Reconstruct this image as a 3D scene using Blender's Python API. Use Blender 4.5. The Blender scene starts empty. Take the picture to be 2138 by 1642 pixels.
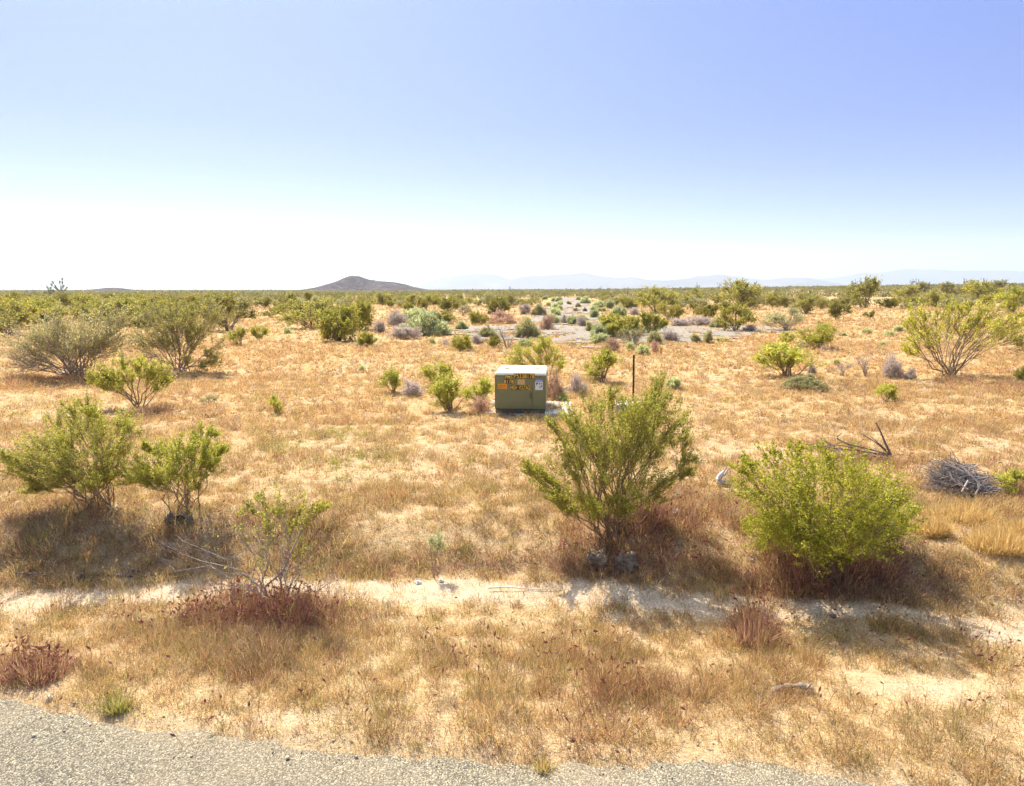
import bpy, bmesh, math, random
import numpy as np
from mathutils import Vector, Matrix

R = math.radians
scene = bpy.context.scene
COL = scene.collection

# ------------------------------------------------------------------ camera, sky, sun, exposure
FPX, CX, CY, HOR = 1393.0, 1069.0, 821.0, 605.0        # photograph's own pixel frame (2138 x 1642)
EYE = 2.5
PITCH = math.atan((CY - HOR) / FPX)
cam_d = bpy.data.cameras.new('camera'); cam = bpy.data.objects.new('camera', cam_d); COL.objects.link(cam)
cam.location = (0, 0, EYE); cam.rotation_euler = (math.pi / 2 - PITCH, 0, 0)
cam_d.sensor_width = 36; cam_d.lens = 36 * FPX / 2138; cam_d.clip_start = 0.05; cam_d.clip_end = 80000
scene.camera = cam

SUN_EL, SUN_AZ = 52.0, -27.0                            # azimuth from +Y, clockwise positive
world = bpy.data.worlds.new('World'); scene.world = world; world.use_nodes = True
wn = world.node_tree; bg = wn.nodes['Background']
sky = wn.nodes.new('ShaderNodeTexSky'); sky.sky_type = 'NISHITA'; sky.sun_disc = False
sky.sun_elevation = R(SUN_EL); sky.sun_rotation = R(SUN_AZ)
sky.altitude = 700; sky.air_density = 1.0; sky.dust_density = 1.8; sky.ozone_density = 2.0
tint = wn.nodes.new('ShaderNodeMix'); tint.data_type = 'RGBA'; tint.blend_type = 'MULTIPLY'; tint.inputs[0].default_value = 1
tint.inputs[7].default_value = (0.945, 0.968, 1.42, 1)
tcw = wn.nodes.new('ShaderNodeTexCoord'); sxw = wn.nodes.new('ShaderNodeSeparateXYZ'); wn.links.new(tcw.outputs['Generated'], sxw.inputs[0])
lift = wn.nodes.new('ShaderNodeValToRGB'); wn.links.new(sxw.outputs[2], lift.inputs[0])          # pale dusty air low down; unseen sky overhead brightened to fill shadows
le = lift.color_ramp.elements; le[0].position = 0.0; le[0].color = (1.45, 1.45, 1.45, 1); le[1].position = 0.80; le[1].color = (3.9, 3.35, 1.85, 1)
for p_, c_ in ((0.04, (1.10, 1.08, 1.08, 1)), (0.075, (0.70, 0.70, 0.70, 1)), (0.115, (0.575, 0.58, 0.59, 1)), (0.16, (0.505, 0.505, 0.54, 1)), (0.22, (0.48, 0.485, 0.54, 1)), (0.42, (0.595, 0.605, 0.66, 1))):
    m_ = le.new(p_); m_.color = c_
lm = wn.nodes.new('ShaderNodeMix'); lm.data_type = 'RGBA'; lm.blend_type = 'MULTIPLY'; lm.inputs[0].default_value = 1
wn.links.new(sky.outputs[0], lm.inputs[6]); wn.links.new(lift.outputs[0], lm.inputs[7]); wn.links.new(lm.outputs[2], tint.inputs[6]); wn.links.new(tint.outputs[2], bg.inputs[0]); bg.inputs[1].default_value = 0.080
sun_d = bpy.data.lights.new('sun', 'SUN'); sun_d.energy = 3.7; sun_d.angle = R(0.5); sun_d.color = (1.0, 0.945, 0.80)
sun = bpy.data.objects.new('sun', sun_d); COL.objects.link(sun)
sdir = Vector((math.sin(R(SUN_AZ)) * math.cos(R(SUN_EL)), math.cos(R(SUN_AZ)) * math.cos(R(SUN_EL)), math.sin(R(SUN_EL))))
sun.rotation_euler = sdir.to_track_quat('Z', 'Y').to_euler(); sun.location = (0, 0, 50)
vs = scene.view_settings
vs.view_transform = 'Standard'; vs.look = 'None'; vs.gamma = 1.0; vs.exposure = 1.30
scene.cycles.max_bounces = 5; scene.cycles.diffuse_bounces = 3; scene.cycles.transmission_bounces = 4
scene.cycles.use_denoising = True; scene.cycles.denoising_prefilter = 'FAST'; scene.cycles.volume_bounces = 0; scene.cycles.caustics_reflective = False; scene.cycles.caustics_refractive = False

# ------------------------------------------------------------------ noise
def _h(ix, iy, s):
    n = (ix.astype(np.int64) * 374761393 + iy.astype(np.int64) * 668265263 + s * 974634777) & 0x7fffffff
    n = ((n ^ (n >> 13)) * 1274126177) & 0x7fffffff
    return ((n ^ (n >> 16)) & 0xffff) / 65535.0
def vn(x, y, s=0):
    x = np.asarray(x, float); y = np.asarray(y, float)
    ix = np.floor(x); iy = np.floor(y); fx = x - ix; fy = y - iy
    fx = fx * fx * (3 - 2 * fx); fy = fy * fy * (3 - 2 * fy)
    a = _h(ix, iy, s); b = _h(ix + 1, iy, s); c = _h(ix, iy + 1, s); d = _h(ix + 1, iy + 1, s)
    return (a * (1 - fx) + b * fx) * (1 - fy) + (c * (1 - fx) + d * fx) * fy
def fbm(x, y, s=0, o=4):
    t = 0; a = 0.5; n = 0
    for k in range(o):
        t = t + a * vn(np.asarray(x) * 2 ** k + 17.3 * k, np.asarray(y) * 2 ** k - 9.1 * k, s + k); n += a; a *= 0.5
    return t / n
def sst(a, b, x):
    t = np.clip((np.asarray(x, float) - a) / (b - a), 0, 1); return t * t * (3 - 2 * t)

# ------------------------------------------------------------------ photograph pixel -> ray -> ground
def ray(px, py):
    dx = (px - CX) / FPX; dy = -(py - CY) / FPX
    return np.array([dx, math.cos(PITCH) + dy * math.sin(PITCH), -math.sin(PITCH) + dy * math.cos(PITCH)])
def flat(px, py, z=0.0):
    r = ray(px, py); t = (z - EYE) / r[2]; return r[0] * t, r[1] * t
_E = np.array([flat(x, y) for x, y in ((0, 1452), (150, 1482), (400, 1524), (600, 1548), (830, 1568), (1050, 1580), (1280, 1590), (1500, 1602), (1700, 1618), (2138, 1664))])
_T = np.array([flat(x, y, -0.16) for x, y in ((0, 1262), (300, 1246), (700, 1236), (1000, 1240), (1200, 1244), (1500, 1268), (1800, 1290), (2138, 1325))])
def lin(x, P):
    x = np.asarray(x, float); y = np.interp(x, P[:, 0], P[:, 1])
    m0 = (P[2, 1] - P[0, 1]) / (P[2, 0] - P[0, 0]); m1 = (P[-1, 1] - P[-3, 1]) / (P[-1, 0] - P[-3, 0])
    y = np.where(x < P[0, 0], P[0, 1] + m0 * (x - P[0, 0]), y)
    return np.where(x > P[-1, 0], P[-1, 1] + m1 * (x - P[-1, 0]), y)
def edge_y(x): return lin(x, _E)
def track_y(x): return lin(x, _T)
MOUNDS = []                                             # (x, y, radius, height) soil gathered round the bushes' feet
def hgt(x, y):
    x = np.asarray(x, float); y = np.asarray(y, float)
    e = edge_y(x); T = track_y(x); s = y - e
    w = np.maximum(T - e, 0.4)
    u = s / w
    drop = -0.15 * sst(0.15, 0.85, u)
    b = y - T - 0.25 - 0.12 * (fbm(x * 0.9, x * 0 + 3.1, 5, 3) - 0.5)
    bank = 0.30 * sst(0.0, 1.0, b) ** 0.9
    z = drop + bank
    off = sst(0.0, 0.5, s)
    z = z + off * (0.11 * (fbm(x * 0.35, y * 0.35, 11) - 0.5) + 0.05 * (fbm(x * 1.7, y * 1.7, 21, 3) - 0.5))
    z = z + 0.022 * off * (fbm(x * 7, y * 7, 31, 3) - 0.5) * sst(60, 10, y)
    far = sst(14, 60, y)
    z = z + far * 0.55 * (fbm(x / 28, y / 28, 41, 3) - 0.5)
    q = x / np.maximum(np.abs(y), 1.0)
    d = np.clip(y, 0, 900)
    k = (np.interp(q, [-0.8, -0.2, 0.1, 0.35, 0.77, 1.2], [-1.5, -1.0, 1.5, 6.0, 14.5, 18])) / FPX
    z = z + sst(60, 420, y) * d * k
    for (mx, my, mr, mh) in MOUNDS:
        z = z + mh * np.exp(-((x - mx) ** 2 + (y - my) ** 2) / (mr * mr))
    road = sst(0.06, -0.03, s)
    return z * (1 - road) + (-0.03) * road
CAMP = np.array([0, 0, EYE]); FWD = np.array([0, math.cos(PITCH), -math.sin(PITCH)])
def W(px, py):
    """point of the ground seen at a photograph pixel, and metres per pixel there"""
    r = ray(px, py); lo = 1.5
    ts = np.concatenate([np.arange(2, 30, 0.03), np.geomspace(30, 1500, 900)])
    P = CAMP[None] + r[None] * ts[:, None]
    g = P[:, 2] - hgt(P[:, 0], P[:, 1])
    i = int(np.argmax(g < 0))
    if not (g < 0).any(): i = len(ts) - 1
    t = ts[i - 1] + (ts[i] - ts[i - 1]) * g[i - 1] / max(g[i - 1] - g[i], 1e-6) if i > 0 else ts[0]
    p = CAMP + r * t; p[2] = hgt(p[0], p[1])
    return p, float(np.dot(p - CAMP, FWD)) / FPX
def at_plane(px, py, Y):
    r = ray(px, py); t = Y / r[1]; return CAMP + r * t
for (a, b, mr, mh) in ((1280, 1120, 0.75, 0.08), (1725, 1190, 0.9, 0.06), (190, 1060, 0.8, 0.16), (385, 1070, 0.5, 0.12), (570, 1262, 0.55, 0.06)):
    p, _ = W(a, b); MOUNDS.append((p[0], p[1], mr, mh))

# ------------------------------------------------------------------ mesh helpers
def np_mesh(name, V, quads=None, tris=None, col=None, mat_idx=None):
    me = bpy.data.meshes.new(name)
    V = np.asarray(V, np.float32); loops = []; starts = []; n = 0
    if quads is not None and len(quads):
        q = np.asarray(quads, np.int32); loops.append(q.ravel()); starts.append(np.arange(len(q)) * 4); n = len(q) * 4
    if tris is not None and len(tris):
        t = np.asarray(tris, np.int32); loops.append(t.ravel()); starts.append(n + np.arange(len(t)) * 3)
    loops = np.concatenate(loops).astype(np.int32); starts = np.concatenate(starts).astype(np.int32)
    me.vertices.add(len(V)); me.vertices.foreach_set('co', V.ravel())
    me.loops.add(len(loops)); me.loops.foreach_set('vertex_index', loops)
    me.polygons.add(len(starts)); me.polygons.foreach_set('loop_start', starts)
    if mat_idx is not None: me.polygons.foreach_set('material_index', np.asarray(mat_idx, np.int32))
    me.update(calc_edges=True); me.validate()
    if col is not None:
        a = me.attributes.new('Col', 'FLOAT_COLOR', 'POINT')
        c = np.ones((len(V), 4), np.float32); c[:, :3] = col; a.data.foreach_set('color', c.ravel())
    return me
def tag(o, label=None, cat=None, group=None, kind=None):
    if label: o['label'] = label
    if cat: o['category'] = cat
    if group: o['group'] = group
    if kind: o['kind'] = kind
    return o
def link(name, me, mat=None, parent=None):
    o = bpy.data.objects.new(name, me)
    if mat is not None and me is not None and len(me.materials) == 0: me.materials.append(mat)
    COL.objects.link(o)
    if parent is not None: o.parent = parent
    return o
def smooth(me):
    me.polygons.foreach_set('use_smooth', np.ones(len(me.polygons), bool)); return me
def bm_mesh(name, bm):
    me = bpy.data.meshes.new(name); bm.to_mesh(me); bm.free(); return me
def nrm(a): return a / np.maximum(np.linalg.norm(a, axis=-1, keepdims=True), 1e-9)
def tubes(P, Rr, S=4):
    """P (N,K,3), Rr (N,K) -> verts, quads"""
    N, K, _ = P.shape
    T = np.empty_like(P); T[:, 1:-1] = P[:, 2:] - P[:, :-2]; T[:, 0] = P[:, 1] - P[:, 0]; T[:, -1] = P[:, -1] - P[:, -2]
    T = nrm(T)
    ref = np.where(np.abs(T[:, :1, 2:3]) > 0.9, np.array([1.0, 0, 0]), np.array([0, 0, 1.0]))
    U = nrm(np.cross(T, np.broadcast_to(ref, T.shape))); Vv = np.cross(T, U)
    an = np.arange(S) * 2 * math.pi / S
    ring = U[:, :, None] * np.cos(an)[None, None, :, None] + Vv[:, :, None] * np.sin(an)[None, None, :, None]
    V = P[:, :, None] + ring * Rr[:, :, None, None]
    base = (np.arange(N) * K * S)[:, None, None] + (np.arange(K - 1) * S)[None, :, None]
    j = np.arange(S)[None, None]; j2 = (j + 1) % S
    F = np.stack([base + j, base + j2, base + S + j2, base + S + j], -1).reshape(-1, 4)
    return V.reshape(-1, 3), F
class Geo:
    def __init__(s): s.V = []; s.Q = []; s.T = []; s.C = []; s.n = 0
    def add(s, V, Q=None, T=None, C=None):
        s.V.append(V)
        if Q is not None: s.Q.append(np.asarray(Q) + s.n)
        if T is not None: s.T.append(np.asarray(T) + s.n)
        if C is not None: s.C.append(np.broadcast_to(C, (len(V), 3)))
        s.n += len(V)
    def mesh(s, name):
        return np_mesh(name, np.concatenate(s.V), np.concatenate(s.Q) if s.Q else None, np.concatenate(s.T) if s.T else None,
                       np.concatenate(s.C) if s.C else None)
def bezier(a, c, b, K):
    t = np.linspace(0, 1, K)[None, :, None]
    return a[:, None] * (1 - t) ** 2 + 2 * c[:, None] * t * (1 - t) + b[:, None] * t * t

# ------------------------------------------------------------------ materials
def mat(name):
    m = bpy.data.materials.new(name); m.use_nodes = True; nt = m.node_tree
    return m, nt, nt.nodes['Principled BSDF'], nt.nodes['Material Output']
def N(nt, t, **kw):
    n = nt.nodes.new(t)
    for k, v in kw.items(): setattr(n, k, v)
    return n
def noise(nt, scale, detail=4, vec=None, rough=0.55):
    n = N(nt, 'ShaderNodeTexNoise'); n.inputs['Scale'].default_value = scale; n.inputs['Detail'].default_value = detail
    n.inputs['Roughness'].default_value = rough
    if vec is not None: nt.links.new(vec, n.inputs['Vector'])
    return n
def ramp(nt, inp, stops):
    r = N(nt, 'ShaderNodeValToRGB'); e = r.color_ramp.elements
    while len(e) < len(stops): e.new(0.5)
    for el, (p, c) in zip(e, stops):
        el.position = p; el.color = (c[0], c[1], c[2], 1) if not isinstance(c, (int, float)) else (c, c, c, 1)
    nt.links.new(inp, r.inputs[0]); return r.outputs[0]
def mix(nt, fac, a, b, mode='MIX'):
    m = N(nt, 'ShaderNodeMix', data_type='RGBA', blend_type=mode)
    for sock, v in ((m.inputs[0], fac), (m.inputs[6], a), (m.inputs[7], b)):
        if hasattr(v, 'is_linked') or hasattr(v, 'links'): nt.links.new(v, sock)
        elif isinstance(v, (int, float)): sock.default_value = v
        else: sock.default_value = (v[0], v[1], v[2], 1)
    return m.outputs[2]
def bump(nt, bsdf, h, strength=0.4, dist=0.02):
    b = N(nt, 'ShaderNodeBump'); b.inputs['Strength'].default_value = strength; b.inputs['Distance'].default_value = dist
    nt.links.new(h, b.inputs['Height']); nt.links.new(b.outputs[0], bsdf.inputs['Normal'])
def leaf_mat(name, trans=0.4, rough=0.6, var=0.25):
    """thin plant tissue: its own vertex colours, a little of the sun comes through"""
    m, nt, p, out = mat(name)
    a = N(nt, 'ShaderNodeAttribute', attribute_name='Col')
    oi = N(nt, 'ShaderNodeObjectInfo'); hsv = N(nt, 'ShaderNodeHueSaturation')
    mr = N(nt, 'ShaderNodeMapRange'); mr.inputs['To Min'].default_value = 1 - var; mr.inputs['To Max'].default_value = 1 + var
    nt.links.new(oi.outputs['Random'], mr.inputs[0]); nt.links.new(mr.outputs[0], hsv.inputs['Value'])
    nt.links.new(a.outputs['Color'], hsv.inputs['Color'])
    c = hsv.outputs[0]
    p.inputs['Roughness'].default_value = rough; p.inputs['Specular IOR Level'].default_value = 0.25
    nt.links.new(c, p.inputs['Base Color'])
    t = N(nt, 'ShaderNodeBsdfTranslucent'); nt.links.new(c, t.inputs['Color'])
    ms = N(nt, 'ShaderNodeMixShader'); ms.inputs[0].default_value = trans
    nt.links.new(p.outputs[0], ms.inputs[1]); nt.links.new(t.outputs[0], ms.inputs[2]); nt.links.new(ms.outputs[0], out.inputs[0])
    return m
def simple(name, c1, c2=None, scale=8, rough=0.8, bmp=0.3, metal=0.0, dist=0.01):
    m, nt, p, out = mat(name); tc = N(nt, 'ShaderNodeTexCoord')
    n = noise(nt, scale, 5, tc.outputs['Object'])
    nt.links.new(ramp(nt, n.outputs[0], [(0.3, c1), (0.7, c2 or c1)]), p.inputs['Base Color'])
    p.inputs['Roughness'].default_value = rough; p.inputs['Metallic'].default_value = metal
    p.inputs['Specular IOR Level'].default_value = 0.3
    if bmp: bump(nt, p, n.outputs[0], bmp, dist)
    return m
M_leaf = leaf_mat('shrub_leaf', 0.5); M_grass = leaf_mat('dry_grass_blade', 0.5, 0.7, 0.0)
M_bark = simple('shrub_bark', (0.17, 0.11, 0.06), (0.36, 0.26, 0.16), 30)
M_greybark = simple('weathered_twig', (0.26, 0.20, 0.15), (0.46, 0.38, 0.30), 30)
M_redbark = simple('dead_red_twig', (0.30, 0.18, 0.13), (0.50, 0.33, 0.24), 30)
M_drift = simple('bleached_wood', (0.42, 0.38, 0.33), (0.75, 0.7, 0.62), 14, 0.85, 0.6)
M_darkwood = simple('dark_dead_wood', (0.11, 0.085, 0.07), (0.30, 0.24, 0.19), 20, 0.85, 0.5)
M_log = simple('weathered_log', (0.16, 0.11, 0.08), (0.5, 0.41, 0.32), 16, 0.85, 0.8)
M_rock = simple('tan_rock', (0.10, 0.07, 0.045), (0.30, 0.215, 0.135), 14, 0.95, 1.0, 0, 0.03)
M_pale = simple('pale_stone', (0.55, 0.48, 0.4), (0.8, 0.74, 0.66), 9, 0.9, 0.6)

def ground_mat():
    m, nt, p, out = mat('desert_ground'); tc = N(nt, 'ShaderNodeTexCoord'); v = tc.outputs['Object']
    big = noise(nt, 0.11, 4, v); med = noise(nt, 1.1, 5, v); fine = noise(nt, 9, 6, v, 0.65); mic = noise(nt, 55, 4, v, 0.7)
    sand = mix(nt, fine.outputs[0], (0.48, 0.345, 0.215), (0.65, 0.505, 0.345))
    lit = ramp(nt, fine.outputs[0], [(0.3, (0.34, 0.205, 0.092)), (0.5, (0.47, 0.30, 0.14)), (0.7, (0.57, 0.39, 0.20))])
    orange = ramp(nt, big.outputs[0], [(0.35, (0.92, 1.02, 1.0)), (0.65, (1.04, 0.95, 0.86))])
    lit = mix(nt, 1.0, lit, orange, 'MULTIPLY')
    sy = N(nt, 'ShaderNodeSeparateXYZ'); nt.links.new(v, sy.inputs[0]); my = N(nt, 'ShaderNodeMapRange'); nt.links.new(sy.outputs[1], my.inputs[0])
    for q, w_ in zip((1, 2, 3, 4), (7, 16, 0.22, 0.0)): my.inputs[q].default_value = w_
    lit = mix(nt, my.outputs[0], lit, sand)                      # the verge is sandier than the plain
    a = N(nt, 'ShaderNodeAttribute', attribute_name='Col'); sep = N(nt, 'ShaderNodeSeparateColor'); nt.links.new(a.outputs['Color'], sep.inputs[0])
    nmask = ramp(nt, med.outputs[0], [(0.50, 0.0), (0.68, 0.35)])
    mx = N(nt, 'ShaderNodeMath', operation='MAXIMUM'); nt.links.new(nmask, mx.inputs[0]); nt.links.new(sep.outputs[0], mx.inputs[1])
    c = mix(nt, mx.outputs[0], lit, sand)
    c = mix(nt, sep.outputs[2], c, ramp(nt, fine.outputs[0], [(0.35, (0.25, 0.155, 0.085)), (0.65, (0.41, 0.275, 0.15))]))   # leaf litter
    g = ramp(nt, fine.outputs[0], [(0.35, (0.16, 0.14, 0.04)), (0.65, (0.32, 0.22, 0.09))])
    c = mix(nt, sep.outputs[1], c, g)                                                                                          # scrub cover far off
    sp = ramp(nt, mic.outputs[0], [(0.3, 0.62), (0.6, 1.18)])
    c = mix(nt, 1.0, c, sp, 'MULTIPLY')
    nt.links.new(c, p.inputs['Base Color']); p.inputs['Roughness'].default_value = 0.95; p.inputs['Specular IOR Level'].default_value = 0.1
    ad = N(nt, 'ShaderNodeMath', operation='ADD'); nt.links.new(fine.outputs[0], ad.inputs[0]); nt.links.new(mic.outputs[0], ad.inputs[1])
    bump(nt, p, ad.outputs[0], 0.7, 0.03)
    return m
def asphalt_mat(name, dark, light, warm, dmax=0.35):
    m, nt, p, out = mat(name); tc = N(nt, 'ShaderNodeTexCoord'); v = tc.outputs['Object']
    vo = N(nt, 'ShaderNodeTexVoronoi'); vo.inputs['Scale'].default_value = 150; nt.links.new(v, vo.inputs['Vector'])
    vo2 = N(nt, 'ShaderNodeTexVoronoi'); vo2.inputs['Scale'].default_value = 150; nt.links.new(v, vo2.inputs['Vector'])
    sx = N(nt, 'ShaderNodeSeparateColor'); nt.links.new(vo.outputs['Color'], sx.inputs[0])
    sx2 = N(nt, 'ShaderNodeSeparateColor'); nt.links.new(vo2.outputs['Color'], sx2.inputs[0])
    chips = ramp(nt, sx.outputs[0], [(0.1, dark), (0.45, [0.5 * (a + b) for a, b in zip(dark, light)]), (0.75, light), (0.97, warm)])
    chips2 = ramp(nt, sx2.outputs[1], [(0.1, 0.72), (0.5, 1.0), (0.95, 1.25)])
    c = mix(nt, 1.0, chips, chips2, 'MULTIPLY')
    gap = ramp(nt, vo.outputs['Distance'], [(0.35, 1.0), (0.8, 0.6)])
    c = mix(nt, 1.0, c, gap, 'MULTIPLY')
    n = noise(nt, 0.9, 6, v); dust = ramp(nt, n.outputs[0], [(0.40, 0.0), (0.68, dmax)])
    c = mix(nt, dust, c, (0.42, 0.31, 0.19))
    nt.links.new(c, p.inputs['Base Color']); p.inputs['Roughness'].default_value = 0.9; p.inputs['Specular IOR Level'].default_value = 0.2
    inv = N(nt, 'ShaderNodeMath', operation='SUBTRACT'); inv.inputs[0].default_value = 1; nt.links.new(vo.outputs['Distance'], inv.inputs[1])
    bump(nt, p, inv.outputs[0], 0.8, 0.008)
    return m

# ------------------------------------------------------------------ patches of grass traced on the ground: (px, py, rx, ry, kind)
PATCH = []
for (a, b, rx, ry, k) in (
    (1280, 1165, 150, 50, 'purple'), (1350, 1110, 110, 45, 'purple'), (1740, 1215, 185, 42, 'purple'), (1590, 1120, 75, 60, 'red'), (1480, 1080, 110, 60, 'red'),
    (570, 1290, 130, 40, 'purple'), (470, 1270, 90, 40, 'purple'), (75, 1400, 70, 30, 'purple'), (1570, 1320, 48, 22, 'purple'), (1290, 1450, 130, 45, 'red'),
    (100, 1120, 190, 80, 'brown'), (250, 1150, 170, 60, 'brown'), (400, 1150, 90, 60, 'red'), (900, 1180, 260, 32, 'brown'), (560, 1370, 150, 45, 'brown'),
    (330, 1320, 120, 35, 'brown'), (60, 1180, 90, 30, 'brown'), (1900, 1180, 120, 60, 'brown'), (1950, 1000, 150, 60, 'red'), (2080, 1020, 90, 70, 'red'), (600, 1120, 130, 60, 'brown'),
    (740, 970, 65, 26, 'green'), (600, 935, 40, 14, 'green'), (246, 1462, 34, 16, 'green'), (1740, 1320, 55, 22, 'green'), (700, 905, 60, 12, 'green'),
    (1310, 1490, 30, 20, 'green'), (2040, 1060, 60, 25, 'gold'), (2090, 1110, 55, 30, 'gold'), (1945, 1090, 35, 30, 'gold'), (1240, 1540, 90, 30, 'red'),
    (100, 800, 130, 14, 'red'), (350, 860, 90, 14, 'red'), (1700, 810, 110, 12, 'brown'), (2060, 805, 120, 14, 'red'), (1086, 878, 60, 5, 'gold'), (1230, 880, 60, 12, 'gold')):
    p, mp = W(a, b); px2, _ = W(a, b - ry); ryw = max(abs(px2[1] - p[1]), 0.1)
    PATCH.append((p[0], p[1], rx * mp, ryw, k))
BARE = []
for (a, b, rx, ry, v) in ((2010, 1115, 40, 22, .8), (560, 1505, 150, 22, .75), (1330, 1500, 60, 30, .6), (1960, 1445, 150, 26, .8), (40, 1290, 110, 35, .9), (820, 1050, 60, 30, .5), (1480, 790, 90, 8, .6),
                          (2060, 920, 160, 28, .5), (960, 960, 220, 40, .45), (1000, 920, 120, 14, .5), (1470, 930, 100, 30, .45), (60, 830, 90, 12, .5), (40, 930, 70, 25, .6), (1800, 900, 150, 20, .45)):
    p, mp = W(a, b); p2, _ = W(a, b - ry); BARE.append((p[0], p[1], rx * mp, max(abs(p2[1] - p[1]), 0.1), v))
def patch_w(x, y, k):
    w = np.zeros_like(x)
    for (mx, my, rx, ry, kk) in PATCH:
        if kk == k: w = np.maximum(w, np.exp(-1.2 * (((x - mx) / rx) ** 2 + ((y - my) / ry) ** 2) ** 1.5))
    return w
def bare_w(x, y):
    d = np.abs(y - track_y(x) + 0.07 * (fbm(x * 1.3, y * 0, 77, 3) - 0.5) * 2)
    w = 0.95 * sst(0.30, 0.12, d + 0.16 * (fbm(x * 2.1, y * 2.1, 61, 3) - 0.5))
    for (mx, my, rx, ry, v) in BARE:
        w = np.maximum(w, 0.7 * v * np.exp(-(((x - mx) / rx) ** 2 + ((y - my) / ry) ** 2)) * (0.4 + 1.2 * fbm(x * 2.5, y * 2.5, 63, 3)))
    s = y - edge_y(x)
    w = np.maximum(w, 0.25 * sst(0.2, 0.05, s))
    return np.clip(w, 0, 1)

# ------------------------------------------------------------------ setting: ground, roads
def axis(near, step, far, n):
    a = np.arange(0, near + 1e-6, step); b = near + (far - near) * (np.geomspace(1, 400, n) - 1) / 399
    return np.concatenate([a, b[1:]])
ax = axis(8, 0.07, 60000, 90); xs = np.concatenate([-ax[:0:-1], ax])
ay = np.concatenate([-np.geomspace(4000, 2, 20), np.arange(-1.5, 1.6, 0.4), np.arange(1.6, 13, 0.05), 13 * np.geomspace(1, 3000, 260)[1:]])
GX, GY = np.meshgrid(xs, ay); GZ = hgt(GX, GY)
nx, ny = len(xs), len(ay); idx = np.arange(nx * ny).reshape(ny, nx)
Q = np.stack([idx[:-1, :-1], idx[:-1, 1:], idx[1:, 1:], idx[1:, :-1]], -1).reshape(-1, 4)
gx, gy = GX.ravel(), GY.ravel()
gc = np.zeros((nx * ny, 3)); gc[:, 0] = np.where((gy > 1) & (gy < 60), bare_w(gx, gy), 0)
gc[:, 1] = sst(150, 500, gy) * 0.75
gc[:, 2] = np.where((gy > 1) & (gy < 40), 0.75 * np.clip(patch_w(gx, gy, 'brown') + patch_w(gx, gy, 'purple'), 0, 1), 0)
g = link('ground', smooth(np_mesh('ground', np.stack([gx, gy, GZ.ravel()], -1), Q, col=gc)), ground_mat())
tag(g, 'sandy tan desert ground reaching to the horizon', None, None, 'structure')

rx = np.concatenate([np.linspace(-60, -7, 60), np.arange(-6.95, 7, 0.05), np.linspace(7, 60, 60)])
e = edge_y(rx) + 0.24 * (fbm(rx * 1.8, rx * 0, 91, 5) - 0.5) + 0.07 * sst(0.5, 1.5, rx) + 0.07 * (vn(rx * 9, rx * 0, 95) - 0.5)
rows = []
for off, z in ((0.0, -0.035), (-0.03, 0.004), (-0.3, 0.008), (-1.5, 0.012), (-3.5, 0.03), (-7.5, 0.0)):
    rows.append(np.stack([rx, e + off, np.full_like(rx, z)], -1))
RV = np.stack(rows); k = len(rx); idx = np.arange(k * len(rows)).reshape(len(rows), k)
Q = np.stack([idx[1:, :-1], idx[1:, 1:], idx[:-1, 1:], idx[:-1, :-1]], -1).reshape(-1, 4)
tag(link('road', smooth(np_mesh('road', RV.reshape(-1, 3), Q)), asphalt_mat('chip_seal', (0.105, 0.092, 0.066), (0.32, 0.28, 0.20), (0.54, 0.465, 0.32))),
    'grey chip seal road with a ragged edge at the bottom of the view', None, None, 'structure')

def in_lot(x, y):
    """the abandoned pavement: a turning circle at the near end of a lane"""
    n = 0.6 * (fbm(x * 0.35, y * 0.35, 101, 3) - 0.5) + 0.9 * (fbm(x * 1.5, y * 1.5, 103, 3) - 0.5)
    c1 = ((x - 4.6) / 8.2) ** 2 + ((y - 37.6) / 8.2) ** 2 < 1 + n
    c2 = (np.abs(x - 8.2) < 8.3 + 2 * n) & (np.abs(y - 40.0 - 0.05 * (x - 8)) < 3.6 + 4 * n)
    lx = 4.1 + 0.088 * (y - 50)
    c3 = (np.abs(x - lx) < 3.0 + 1.2 * n) & (y > 40) & (y < 190)
    return (c1 | c2 | c3) & (fbm(x * 0.9, y * 0.6, 107, 4) < 0.66)
def lot(x0, x1, y0, y1, st):
    X = np.arange(x0, x1, st[0]); Y = np.arange(y0, y1, st[1]); A, B = np.meshgrid(X, Y)
    cxm = 0.5 * (A[:-1, :-1] + A[1:, 1:]); cym = 0.5 * (B[:-1, :-1] + B[1:, 1:])
    keep = in_lot(cxm, cym); idx = np.arange(A.size).reshape(A.shape)
    Q = np.stack([idx[:-1, :-1], idx[:-1, 1:], idx[1:, 1:], idx[1:, :-1]], -1)[keep]
    return np.stack([A.ravel(), B.ravel(), hgt(A, B).ravel() + 0.035], -1), Q
G = Geo(); V, Q = lot(-9, 20, 27, 60, (0.3, 0.4)); G.add(V, Q); V, Q = lot(-2, 24, 60 - 0.4 + 0.0, 190, (0.6, 1.3)); G.add(V, Q)
tag(link('old_pavement', G.mesh('old_pavement'), asphalt_mat('old_asphalt', (0.21, 0.185, 0.15), (0.36, 0.32, 0.265), (0.40, 0.355, 0.285), 0.5)),
    'abandoned grey pavement running away into the scrub', None, None, 'structure')

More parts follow.
